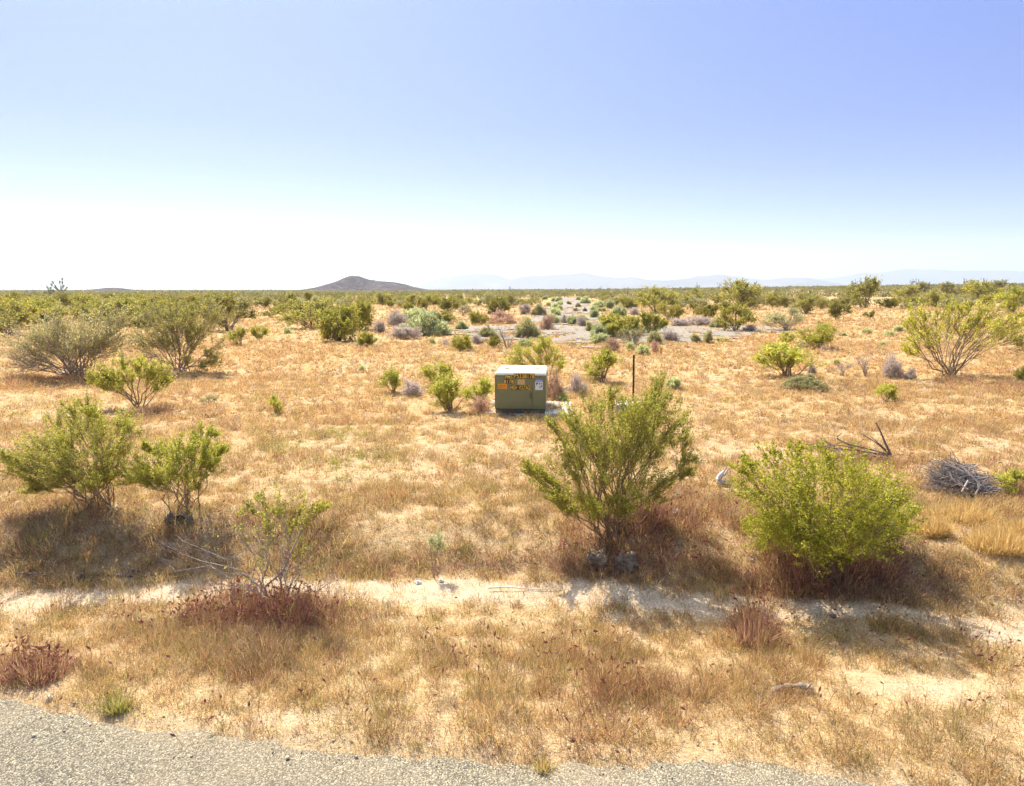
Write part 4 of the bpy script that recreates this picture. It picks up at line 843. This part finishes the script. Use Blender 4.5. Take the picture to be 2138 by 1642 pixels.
def sticks(name, polys, m, label, cat, S=6, parent=None, group=None):
    """polys: list of (points [(px,py,dy)...], radius m); laid in the plane of the first point's foot"""
    G = Geo(); org = None
    for pts, r0, foot in polys:
        p, mp = W(*foot)
        if org is None: org = p
        A = np.array([at_plane(a, b, p[1] + d) for a, b, d in pts])
        A[:, 2] = np.maximum(A[:, 2], hgt(A[:, 0], A[:, 1]) + r0 * 0.6)
        t = np.linspace(0, len(A) - 1, 4 * (len(A) - 1) + 1); K = len(t)
        C = np.stack([np.interp(t, np.arange(len(A)), A[:, j]) for j in range(3)], -1)
        C[1:-1] = 0.25 * C[:-2] + 0.5 * C[1:-1] + 0.25 * C[2:]
        V, F = tubes(C[None], (r0 * np.linspace(1, 0.45, K))[None], S); G.add(V - org, F)
    o = link(name, smooth(G.mesh(name)), m, parent); o.location = tuple(org)
    if parent is None: tag(o, label, cat, group)
    return o
sticks('stick', [([(1020, 1228, 0), (1060, 1226, 0.02), (1100, 1230, 0), (1172, 1232, -0.01)], 0.008, (1100, 1233))], M_drift, 'long pale stick lying on the bare track', 'stick')
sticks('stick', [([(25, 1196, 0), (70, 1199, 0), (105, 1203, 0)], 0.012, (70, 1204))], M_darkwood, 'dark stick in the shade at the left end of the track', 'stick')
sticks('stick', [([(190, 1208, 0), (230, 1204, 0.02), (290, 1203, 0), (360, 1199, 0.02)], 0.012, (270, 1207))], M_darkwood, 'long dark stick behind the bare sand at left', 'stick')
# weathered log in the foreground grass
p, mp = W(1655, 1450)
t = np.linspace(0, 1, 22); Px = np.stack([(t - 0.5) * 92 * mp, 0.03 * np.sin(t * 3), 0.022 + 0.018 * np.sin(t * 3.1) + 0.004 * np.sin(t * 19)], -1)
rad = 0.017 + 0.004 * np.sin(t * 9) + 0.006 * (t > 0.7); rad[0] = 0.008; rad[-1] = 0.012
G = Geo(); V, F = tubes(Px[None], rad[None], 10); G.add(V, F)
o = link('log', smooth(G.mesh('log')), M_log); o.location = tuple(p); o.rotation_euler = (0, 0, 0.08); tag(o, 'short crooked weathered log lying in the foreground grass', 'log')
G = Geo(); kn = np.array([[0.3 * 92 * mp, 0, 0.03], [0.36 * 92 * mp, -0.01, 0.055], [0.4 * 92 * mp, -0.01, 0.075]]); V, F = tubes(kn[None], np.array([[0.009, 0.007, 0.003]]), 6); G.add(V, F)
link('knot', smooth(G.mesh('knot')), M_log, o)
# bleached stump
p, mp = W(1508, 1014)
G = Geo()
for pts, rs in (([(-4, 0, 2), (-8, .02, 12), (-3, .0, 24), (3, 0, 32)], (9, 8, 6, 3)), ([(2, 0, 1), (0, -.02, 10), (8, 0, 4)], (6, 5, 3)), ([(-2, .03, 18), (6, .03, 22), (12, .02, 36)], (4, 3, 1.5)), ([(4, 0, 3), (12, -.01, 10), (14, 0, 14)], (3.5, 3, 2))):
    A = np.array([(a * mp, b, c * mp) for a, b, c in pts]); tt = np.linspace(0, len(A) - 1, 9)
    C = np.stack([np.interp(tt, np.arange(len(A)), A[:, j]) for j in range(3)], -1); rr_ = np.interp(tt, np.arange(len(rs)), rs) * mp * 0.8
    V, F = tubes(C[None], rr_[None], 8); G.add(V, F)
o = link('driftwood_stump', smooth(G.mesh('driftwood_stump')), M_drift); o.location = tuple(p); tag(o, 'twisted bleached white stump left of the round green bush', 'stump')
# fallen dead branch behind the round bush
BR = [([(1862, 955, 0), (1848, 925, 0), (1838, 900, 0), (1829, 884, 0.02)], 0.026), ([(1856, 948, 0), (1830, 925, .05), (1805, 910, .1), (1793, 902, .1)], 0.014), ([(1855, 950, 0), (1815, 938, 0), (1770, 928, -.1), (1745, 915, -.1), (1757, 905, -.1)], 0.02),
      ([(1852, 952, 0), (1800, 942, .05), (1740, 936, .1), (1690, 932, .15)], 0.02), ([(1800, 943, 0), (1760, 930, 0), (1720, 930, .1)], 0.012), ([(1850, 940, 0), (1825, 918, -.05), (1818, 912, -.05)], 0.012), ([(1780, 935, 0), (1760, 922, 0), (1738, 930, 0), (1700, 935, 0)], 0.010),
      ([(1838, 955, -.1), (1796, 950, -.1), (1792, 965, -.15)], 0.014), ([(1855, 955, 0.1), (1880, 948, .1), (1900, 955, .1)], 0.012)]
_r = random.Random(3)
for _i in range(46):
    _x = _r.uniform(1690, 1868); _y = 930 + 28 * (_x - 1690) / 178 + _r.uniform(-6, 10); _a = _r.uniform(-0.5, 0.9); _l = _r.uniform(14, 40)
    BR.append(([(_x, _y, _r.uniform(-.15, .2)), (_x - _l * 0.5, _y - _l * 0.5 * _a + _r.uniform(-4, 4), 0), (_x - _l, _y - _l * _a, _r.uniform(-.1, .1))], _r.uniform(0.004, 0.009)))
sticks('fallen_branch', [(a, r * 0.72, (1855, 960)) for a, r in BR], M_darkwood, 'fallen dead branch with one upright limb behind the round green bush', 'branch')
# tangle of grey twigs
def twig_pile():
    rng = np.random.default_rng(15); p, mp = W(2000, 1030); G = Geo(); n = 520
    a = rng.uniform(0, 2 * math.pi, n); r = np.sqrt(rng.random(n)); hx, hy, hz = 42 * mp, 0.32, 70 * mp
    c = np.stack([r * np.cos(a) * hx, r * np.sin(a) * hy, np.sqrt(np.maximum(1 - r * r, 0.03)) * hz * rng.uniform(0.15, 1, n)], -1)
    c[:, 2] *= 0.75 + 0.25 * (c[:, 0] < 0)
    th = rng.normal(2.7, 0.55, n); d = np.stack([np.cos(th), rng.normal(0, 0.4, n), np.sin(th) * 0.7], -1); L = rng.uniform(0.08, 0.28, n)[:, None]
    P = np.stack([c - d * L, c + rng.normal(0, 0.02, (n, 3)), c + d * L], 1); P[:, :, 2] = np.maximum(P[:, :, 2], 0.01)
    V, F = tubes(P, (rng.uniform(0.003, 0.007, n)[:, None] * np.array([1, 0.8, 0.4])[None]), 4); G.add(V, F)
    o = link('twig_pile', None); o.location = tuple(p); tag(o, 'heap of grey broken twigs above the golden tussocks', 'twig pile'); link('fine_twigs', G.mesh('fine_twigs'), simple('grey_twigs', (0.12, 0.10, 0.092), (0.40, 0.35, 0.31), 25), o)
    for (x0, y0, x1, y1, x2, y2, r) in ((1980, 970, 2000, 980, 2012, 985, .012), (2006, 972, 2030, 995, 2048, 1015, .012), (1982, 985, 1988, 1000, 2005, 1015, .009), (2022, 1003, 2015, 1015, 2008, 1027, .010), (2042, 1005, 2044, 1020, 2036, 1033, .010), (1998, 1002, 2010, 1015, 2022, 1022, .008)):
        A = np.array([at_plane(q, w, p[1] - 0.38) - p for q, w in ((x0, y0), (x1, y1), (x2, y2))]); G = Geo(); V, F = tubes(A[None], np.array([[r, r * .9, r * .6]]), 6); G.add(V, F)
        link('branch', smooth(G.mesh('branch')), M_drift, o)
twig_pile()
# golden tussocks
def tussock(px, py, w, h, label, seed, pal, group=None, name='grass_tussock', n=1900):
    p, mp = W(px, py); rng = np.random.default_rng(seed); wm, hm = w * mp, h * mp
    r = np.sqrt(rng.random(n)); a = rng.uniform(0, 6.28, n); b = np.stack([r * np.cos(a) * wm * 0.42 * rng.uniform(0.8, 1.25, n), r * np.sin(a) * wm * 0.3, np.zeros(n)], -1)
    a = a + rng.normal(0, 0.8, n); ln = np.abs(r * 0.35 + rng.normal(0, 0.42, n)); d = np.stack([np.cos(a) * np.sin(ln), np.sin(a) * np.sin(ln), np.cos(ln)], -1); L = hm * (1 - 0.35 * r[:, None] ** 2) * rng.uniform(0.3, 1.15, n)[:, None]
    m1 = b + d * L * 0.6; t = m1 + nrm(d + np.array([0, 0, -0.35]) * r[:, None]) * L * 0.45
    sa = rng.uniform(0, 3.14, n); sd = np.stack([np.cos(sa), np.sin(sa), 0 * sa], -1) * 0.002
    V = np.stack([b - sd, b + sd, m1 + sd, m1 - sd, t], 1).reshape(-1, 3); o_ = np.arange(n)[:, None] * 5
    C = np.repeat(np.array(pal)[rng.integers(0, len(pal), n)] * rng.uniform(0.75, 1.2, n)[:, None], 5, 0)
    o = link(name, np_mesh(name, V, o_ + np.array([[0, 1, 2, 3]]), o_ + np.array([[3, 2, 4]]), C), M_grass); o.location = tuple(p); o.location.z -= 0.01
    return tag(o, label, 'grass', group)
GOLD = [(0.76, 0.55, 0.22), (0.68, 0.47, 0.18), (0.58, 0.38, 0.14)]; PURP = [(0.42, 0.21, 0.15), (0.54, 0.32, 0.18), (0.58, 0.40, 0.18)]
tussock(2010, 1086, 143, 45, 'golden dry grass tussock shading a bare sand hollow', 1, GOLD); tussock(2085, 1145, 132, 50, 'golden dry grass tussock right of the sand hollow', 2, GOLD)
tussock(1945, 1118, 77, 47, 'golden dry grass tussock between round bush and sand hollow', 3, GOLD); tussock(2130, 1120, 66, 41, 'golden dry grass tussock at the right edge', 4, GOLD)
tussock(74, 1418, 120, 62, 'purple brown grass clump near the road at the left', 5, PURP, n=520); tussock(1570, 1350, 66, 76, 'purple brown grass clump in front of the round bush', 6, PURP, n=480)
tussock(246, 1482, 60, 34, 'green grass tuft at the road edge', 7, [(0.34, 0.35, 0.07), (0.45, 0.42, 0.12), (0.5, 0.4, 0.15)], n=420)
tussock(828, 1045, 44, 50, 'russet grass clump alone on pale ground left of centre', 8, [(0.62, 0.40, 0.17), (0.5, 0.31, 0.13)], n=380)
tussock(1135, 1620, 34, 50, 'straw coloured weeds growing from a crack in the road', 9, [(0.65, 0.42, 0.15), (0.45, 0.38, 0.09)], n=260)
# gravel along the road edge and the wash
def gravel():
    rng = np.random.default_rng(8); n = 1500
    x = rng.uniform(-4.5, 4.5, n); y = np.where(rng.random(n) < 0.6, edge_y(x) + rng.normal(0.0, 0.16, n), rng.uniform(edge_y(x), track_y(x) + 0.4))
    z = np.where(y < edge_y(x), 0.008, hgt(x, y)); r = rng.gamma(2.0, 0.0021, n).clip(0.002, 0.018)
    base = nrm(np.array([(1, 0, 0), (-1, 0, 0), (0, 1, 0), (0, -1, 0), (0, 0, 1), (0, 0, -1)], float)); F = np.array([(0, 2, 4), (2, 1, 4), (1, 3, 4), (3, 0, 4), (2, 0, 5), (1, 2, 5), (3, 1, 5), (0, 3, 5)])
    V = base[None] * rng.uniform(0.6, 1.2, (n, 6, 3)) * r[:, None, None]; th = rng.uniform(0, 6.28, n); c, s = np.cos(th)[:, None], np.sin(th)[:, None]
    V = np.stack([V[..., 0] * c - V[..., 1] * s, V[..., 0] * s + V[..., 1] * c, V[..., 2] * 0.8], -1) + np.stack([x, y, z + r * 0.4], -1)[:, None]
    T = (F[None] + np.arange(n)[:, None, None] * 6).reshape(-1, 3)
    pal = np.array([(0.30, 0.24, 0.17), (0.40, 0.32, 0.22), (0.6, 0.5, 0.36), (0.5, 0.4, 0.26)]); C = np.repeat(pal[rng.integers(0, 4, n)], 6, 0)
    m, nt, p, out = mat('gravel_stone'); a = N(nt, 'ShaderNodeAttribute', attribute_name='Col'); nt.links.new(a.outputs['Color'], p.inputs['Base Color']); p.inputs['Roughness'].default_value = 0.9
    tag(link('gravel', np_mesh('gravel', V.reshape(-1, 3), None, T, C), m), 'loose gravel along the ragged road edge', 'gravel', None, 'stuff')
gravel()

# ------------------------------------------------------------------ pad mounted cabinet
def bevel_box(name, x0, x1, y0, y1, z0, z1, bev=0.01, seg=2):
    bm = bmesh.new(); bmesh.ops.create_cube(bm, size=1)
    for v in bm.verts: v.co = ((x0 + x1) / 2 + v.co.x * (x1 - x0), (y0 + y1) / 2 + v.co.y * (y1 - y0), (z0 + z1) / 2 + v.co.z * (z1 - z0))
    if bev: bmesh.ops.bevel(bm, geom=bm.edges[:], offset=bev, segments=seg, affect='EDGES', profile=0.6)
    return bm_mesh(name, bm)
def paint(name, c, rough=0.45, dirt=(0.16, 0.13, 0.08), amt=0.35):
    m, nt, p, out = mat(name); tc = N(nt, 'ShaderNodeTexCoord'); n = noise(nt, 3.5, 6, tc.outputs['Object'], 0.65)
    mp_ = N(nt, 'ShaderNodeMapping'); mp_.inputs['Scale'].default_value = (14, 14, 1.2); nt.links.new(tc.outputs['Object'], mp_.inputs['Vector']); st = noise(nt, 1.5, 4, mp_.outputs[0])
    f = ramp(nt, n.outputs[0], [(0.42, 0.0), (0.75, amt)]); f2 = ramp(nt, st.outputs[0], [(0.5, 0.0), (0.75, amt * 0.6)])
    c_ = mix(nt, f, c, dirt); c_ = mix(nt, f2, c_, [q * 1.5 for q in dirt]); nt.links.new(c_, p.inputs['Base Color']); p.inputs['Roughness'].default_value = rough
    bump(nt, p, n.outputs[0], 0.08, 0.005); return m
M_cab = paint('cabinet_green_paint', (0.20, 0.205, 0.078)); M_lid = paint('sunlit_lid_paint', (0.74, 0.71, 0.47), 0.4, (0.6, 0.55, 0.36), 0.15)  # lid colour made pale to carry the sun's glare on top
M_yel = simple('yellow_decal', (0.92, 0.55, 0.05), (0.98, 0.62, 0.08), 20, 0.5, 0); M_blk = simple('decal_backing', (0.03, 0.028, 0.02), (0.06, 0.05, 0.03), 20, 0.5, 0)
M_org = simple('orange_label', (0.75, 0.30, 0.02), (0.85, 0.38, 0.04), 12, 0.5, 0); M_tan = simple('faded_label', (0.50, 0.36, 0.12), (0.62, 0.45, 0.2), 30, 0.6, 0)
M_wht = simple('notice_white', (0.66, 0.66, 0.62), (0.78, 0.78, 0.74), 12, 0.5, 0); M_blu = simple('notice_blue', (0.12, 0.19, 0.5), (0.16, 0.24, 0.58), 12, 0.5, 0); M_tea = simple('notice_green', (0.04, 0.22, 0.15), (0.05, 0.25, 0.18), 12, 0.5, 0)
M_conc = simple('pale_concrete', (0.58, 0.53, 0.44), (0.72, 0.67, 0.57), 10, 0.9, 0.4)
pc, mp = W(1086, 868); PXM = mp
CW = 106 * mp / math.cos(R(5)); CH = 83 * mp; CD = 1.25
padz = hgt(pc[0], pc[1]) - 0.01
YAW = -R(4.5)
def cab_local(o): o.location = (pc[0], pc[1], padz + 0.05); o.rotation_euler = (0, 0, YAW)
pad = link('concrete_pad', bevel_box('concrete_pad', -CW / 2 - 0.2, CW / 2 + 0.5, 0.03, CD + 0.2, -0.25, 0.0, 0.012), M_conc); cab_local(pad); tag(pad, 'pale concrete pad under the green cabinet', 'concrete pad')
cab = link('transformer_cabinet', None); cab_local(cab); tag(cab, 'olive green high voltage pad mounted cabinet with pale sunlit lid', 'electrical cabinet')
hw = CW / 2
# front face with two door panels, sill recess, and body shell
link('body', bevel_box('body', -hw, hw, 0, CD, 0.09, CH - 0.03, 0.006), M_cab, cab)
link('base_skirt', bevel_box('base_skirt', -hw + 0.012, hw - 0.012, 0.012, CD - 0.012, 0.002, 0.088, 0.003), paint('skirt_paint', (0.05, 0.055, 0.04)), cab)
for x0, x1 in ((-hw + 0.03, hw * 0.48 - 0.010), (hw * 0.48 + 0.010, hw - 0.03)):
    dpan = link('door', bevel_box('door', x0, x1, -0.008, -0.001, 0.13, CH - 0.06, 0.003), M_cab, cab)
hd = link('handle', bevel_box('handle', hw * 0.48 - 0.05, hw * 0.48 - 0.02, -0.03, -0.009, 0.30, 0.40, 0.004), paint('handle_paint', (0.1, 0.105, 0.055)), dpan)
# lid: shallow sloped cap with rounded corners
bm = bmesh.new(); bmesh.ops.create_cube(bm, size=1)
for v in bm.verts:
    top = v.co.z > 0; k = 0.94 if top else 1.0
    v.co = (v.co.x * (CW + 0.025) * k, CD / 2 + v.co.y * (CD + 0.03) * (0.95 if top else 1), CH - 0.028 + (0.055 if top else 0))
bmesh.ops.bevel(bm, geom=[e_ for e_ in bm.edges], offset=0.022, segments=3, affect='EDGES', profile=0.6)
link('lid', smooth(bm_mesh('lid', bm)), M_lid, cab)
for sx in (-0.62, 0.62):
    link('lifting_tab', bevel_box('lifting_tab', sx * hw - 0.045, sx * hw + 0.045, CD * 0.42, CD * 0.42 + 0.10, CH + 0.028, CH + 0.042, 0.004), paint('tab_paint', (0.3, 0.29, 0.15)), cab)
lz = lambda zy: (868 - (740 + zy / 10.26)) * mp                                    # zoomed-photo coordinates -> height on the door
lx = lambda zx: ((1000 + zx / 10.26) - 1086) * mp
FY = -0.0085
def plate(name, zx0, zx1, zy0, zy1, m, d=0.002, parent=cab, y=FY, tilt=0):
    o = link(name, bevel_box(name, lx(zx0), lx(zx1), y - d, y - 0.0004, lz(zy1), lz(zy0), 0), m, parent); return o
def text(s, zx0, zx1, zy0, zy1, m, name, y=FY - 0.003, parent=cab):
    c = bpy.data.curves.new(name, 'FONT'); c.body = s; c.extrude = 0.0008; c.offset = 0.004; t = bpy.data.objects.new(name, c); COL.objects.link(t)
    bpy.context.view_layer.update(); me = bpy.data.meshes.new_from_object(t.evaluated_get(bpy.context.evaluated_depsgraph_get()))
    bpy.data.objects.remove(t); bpy.data.curves.remove(c)
    co = np.empty(len(me.vertices) * 3, np.float32); me.vertices.foreach_get('co', co); co = co.reshape(-1, 3)
    lo, hi = co.min(0), co.max(0); q = (co - lo) / (hi - lo)
    V = np.stack([lx(zx0) + q[:, 0] * (lx(zx1) - lx(zx0)), y - 0.0012 + q[:, 2] * 0 + (0.5 - q[:, 2]) * 0.0012, lz(zy1) + q[:, 1] * (lz(zy0) - lz(zy1))], -1)
    me.vertices.foreach_set('co', V.astype(np.float32).ravel()); me.materials.clear(); me.materials.append(m); me.update()
    return link(name, me, None, parent)
plate('number_plate', 745, 1190, 448, 558, M_blk); text('P5338178', 755, 1182, 455, 552, M_yel, 'number_lettering')
plate('code_plate', 560, 722, 482, 572, M_blk); text('PMS', 566, 716, 490, 565, M_yel, 'code_lettering')
plate('code_plate', 528, 748, 578, 668, M_blk); text('8178', 536, 740, 586, 662, M_yel, 'code_lettering')
plate('warning_plate', 675, 1115, 700, 802, M_blk); text('HIGH  VOLTAGE', 682, 1108, 706, 796, M_yel, 'warning_lettering')
lb = plate('orange_label', 408, 602, 672, 784, M_org)
for i in range(4): plate('print_line', 425, 585 - 22 * (i % 2), 696 + 21 * i, 703 + 21 * i, simple('orange_print', (0.4, 0.14, 0.01)), 0.0008, lb, FY - 0.0022)
plate('tan_label', 826, 980, 575, 690, M_tan)
nb = plate('notice_sign', 1202, 1360, 570, 800, M_wht); plate('notice_header', 1202, 1360, 570, 620, M_blu, 0.0012, nb, FY - 0.0022)
for i in range(5): plate('header_mark', 1218 + 26 * i, 1236 + 26 * i, 592, 606, M_wht, 0.0008, nb, FY - 0.0036)
for a in ((1222, 1262, 640, 668), (1284, 1300, 640, 680), (1222, 1240, 668, 690), (1318, 1340, 650, 672)): plate('notice_picture', *a, M_blk, 0.0008, nb, FY - 0.0022)
for a in ((1322, 1342, 690, 735), (1300, 1330, 728, 744), (1284, 1306, 738, 750)): plate('notice_figure', *a, M_tea, 0.0008, nb, FY - 0.0022)

# metal post beside the pale vault box
p, mp = W(1322, 856)
hpost = (856 - 741) * mp
bm = bmesh.new()
prof = [(-0.02, 0), (0.02, 0), (0.02, 0.006), (0.004, 0.006), (0.004, 0.036), (-0.004, 0.036), (-0.004, 0.006), (-0.02, 0.006)]
lo = [bm.verts.new((a, b, -0.3)) for a, b in prof]; hi = [bm.verts.new((a, b, hpost)) for a, b in prof]
for i in range(8): bm.faces.new((lo[i], lo[(i + 1) % 8], hi[(i + 1) % 8], hi[i]))
bm.faces.new(hi); bm.faces.new(lo[::-1])
o = link('metal_post', None); o.location = tuple(p); o.rotation_euler = (0, -R(0.9), R(14)); tag(o, 'dark rusty steel post standing behind the tall open creosote', 'post')
M_rust = simple('rusty_steel', (0.04, 0.028, 0.022), (0.10, 0.06, 0.04), 25, 0.7, 0.4, 0.3)
link('shaft', bm_mesh('shaft', bm), M_rust, o)
for i in range(12): link('stud', bevel_box('stud', -0.008, 0.008, -0.008, -0.0006, 0.12 + i * 0.085, 0.14 + i * 0.085, 0.002), M_rust, o)
p, mp = W(1318, 866)
o = link('utility_vault', None); o.location = tuple(p); o.rotation_euler = (0, 0, -R(9)); tag(o, 'low grey utility vault box with white top behind the tall open creosote', 'utility box')
vw = 64 * mp; vh = 17 * mp
link('box', bevel_box('box', -vw / 2, vw / 2, 0, 0.42, -0.05, vh, 0.01), simple('grey_vault', (0.30, 0.31, 0.31), (0.42, 0.42, 0.41), 8), o)
link('lid', bevel_box('lid', -vw / 2 - 0.012, vw / 2 + 0.012, -0.012, 0.432, vh + 0.001, vh + 0.035, 0.008), simple('white_vault_lid', (0.6, 0.6, 0.58), (0.75, 0.75, 0.72), 8), o)
# white plank, yellow standpipe, far stakes
p, mp = W(1236, 729)
o = link('white_plank', bevel_box('white_plank', -21 * mp, 21 * mp, -0.07, 0.07, 0.0, 0.06, 0.006), M_drift); o.location = (p[0], p[1], p[2] + 0.03); o.rotation_euler = (0, R(2), R(-4)); tag(o, 'white plank lying at the front edge of the old pavement', 'plank')
p, mp = W(1380, 741)
o = link('standpipe', None); o.location = tuple(p); tag(o, 'short yellow standpipe with a cap beside dark twigs', 'standpipe')
def cyl(name, r0, r1, z0, z1, m, parent, S=16):
    bm = bmesh.new(); bmesh.ops.create_cone(bm, cap_ends=True, segments=S, radius1=r0, radius2=r1, depth=z1 - z0, matrix=Matrix.Translation((0, 0, (z0 + z1) / 2)))
    return link(name, bm_mesh(name, bm), m, parent)
M_ypipe = simple('yellow_pipe_paint', (0.55, 0.30, 0.03), (0.65, 0.38, 0.06), 20, 0.6, 0.1)
cyl('pipe', 2.4 * mp, 2.2 * mp, -0.05, 12 * mp, M_ypipe, o); cyl('cap', 3.4 * mp, 3.0 * mp, 12 * mp, 15 * mp, M_ypipe, o)
for px, py, tp, lab in ((1302, 629, 601, 'thin brown stake right of the lane, the left of two'), (1310, 631, 600, 'thin brown stake right of the lane, the right of two')):
    p, mp = W(px, py); G = Geo(); h = (py - tp) * mp
    V, F = tubes(np.array([[[0, 0, -0.2], [-0.02, 0, h * 0.5], [0.03, 0, h]]]), np.array([[0.05, 0.045, 0.035]]), 6); G.add(V, F)
    o = link('wooden_stake', smooth(G.mesh('wooden_stake')), M_bark); o.location = tuple(p); tag(o, lab, 'stake')

# ------------------------------------------------------------------ Joshua trees on the skyline
def joshua(px, top_px, base_h, Y, label, seed, group=None, spread=0.5):
    """px of the trunk, photograph row of its top, distance Y"""
    t = at_plane(px, top_px, Y); x = t[0]; z0 = float(hgt(x, Y)); Hh = max(t[2] - z0, 2.0); rng = np.random.default_rng(seed)
    o = link('joshua_tree', None); o.location = (x, Y, z0); tag(o, label, 'tree', group)
    G = Geo(); tips = []
    n = rng.integers(8, 13)
    trunk = np.array([[0, 0, -0.2], [0.05, 0, Hh * 0.22], [0.0, 0.05, Hh * 0.45]]); V, F = tubes(trunk[None], np.array([[0.14, 0.11, 0.09]]) * Hh / 4, 7); G.add(V, F)
    for i in range(n):
        a = rng.uniform(0, 6.28); r = Hh * spread * rng.uniform(0.15, 0.55); zt = Hh * (1.0 if i == 0 else rng.uniform(0.35, 0.92)) - 0.07 * Hh
        b = np.array([r * math.cos(a), r * math.sin(a), zt]); s = trunk[1] + (trunk[2] - trunk[1]) * rng.random()
        P = bezier(s[None], (s * 0.4 + b * 0.6 + np.array([0, 0, -0.25 * Hh * 0.3]))[None], b[None], 5); V, F = tubes(P, np.linspace(0.07, 0.05, 5)[None] * Hh / 4, 6); G.add(V, F); tips.append((b, nrm(P[0, -1] - P[0, -2])))
    link('trunk', smooth(G.mesh('trunk')), simple('joshua_bark', (0.10, 0.09, 0.08), (0.2, 0.18, 0.15), 6), o)
    G = Geo()
    for b, d in tips:
        k = 90; v = nrm(rng.normal(0, 1, (k, 3)) + d * 0.9); L = Hh * 0.07 * rng.uniform(0.7, 1.2, k)[:, None]; s0 = b + d * rng.uniform(-0.05, 0.05, k)[:, None] * Hh
        sd = nrm(np.cross(v, rng.normal(0, 1, (k, 3)))) * 0.012 * Hh
        V = np.stack([s0 - sd, s0 + sd, s0 + v * L], 1).reshape(-1, 3); G.add(V, None, np.arange(k * 3).reshape(-1, 3), np.array((0.24, 0.27, 0.15)))
    link('crown', G.mesh('crown'), M_leaf, o)
joshua(124, 580, 0, 170, 'taller branching joshua tree on the left horizon', 2, None, 0.8); joshua(102, 592, 0, 175, 'shorter joshua tree left of the taller one on the left horizon', 3, None, 0.55)
for px, tp, Y, lab in ((1066, 598, 520, 'tiny joshua tree on the horizon right of the pointed hill'), (1253, 597, 520, 'tiny joshua tree on the horizon above the lane'),
    (1457, 590, 450, 'bushy joshua tree on the skyline above the right pavement'), (1502, 591, 480, 'low joshua tree left of the tall wide creosote'), (1551, 580, 480, 'tallest joshua tree on the right skyline'), (1578, 587, 480, 'joshua tree just right of the tallest one'),
    (1784, 584, 480, 'joshua tree left of the skyline pair at right'), (1802, 581, 480, 'left joshua tree of the skyline pair at right'), (1823, 581, 470, 'right joshua tree of the skyline pair at right'), (1905, 583, 500, 'left of two joined joshua trees right of the pair'), (1916, 582, 500, 'right of two joined joshua trees right of the pair'),
    (2017, 581, 420, 'dark joshua tree on the skyline near the right edge'), (2056, 581, 420, 'joshua tree on the skyline nearest the right edge')):
    joshua(px, tp, 0, Y, lab, int(px), None, 0.55)

# ------------------------------------------------------------------ haze: one closed box of thin air
HZ = bevel_box('haze', -13000, 13000, -600, 9900, -8, 330, 0)
m, nt, p, out = mat('haze_air'); nt.nodes.remove(p)
pv = N(nt, 'ShaderNodeVolumePrincipled'); pv.inputs['Color'].default_value = (0.81, 0.925, 1.0, 1); pv.inputs['Density'].default_value = 1.8e-4; pv.inputs['Anisotropy'].default_value = 0.3
nt.links.new(pv.outputs[0], out.inputs['Volume'])
o = link('haze', HZ, m); tag(o, 'thin pale haze over the plain', 'haze', None, 'stuff')
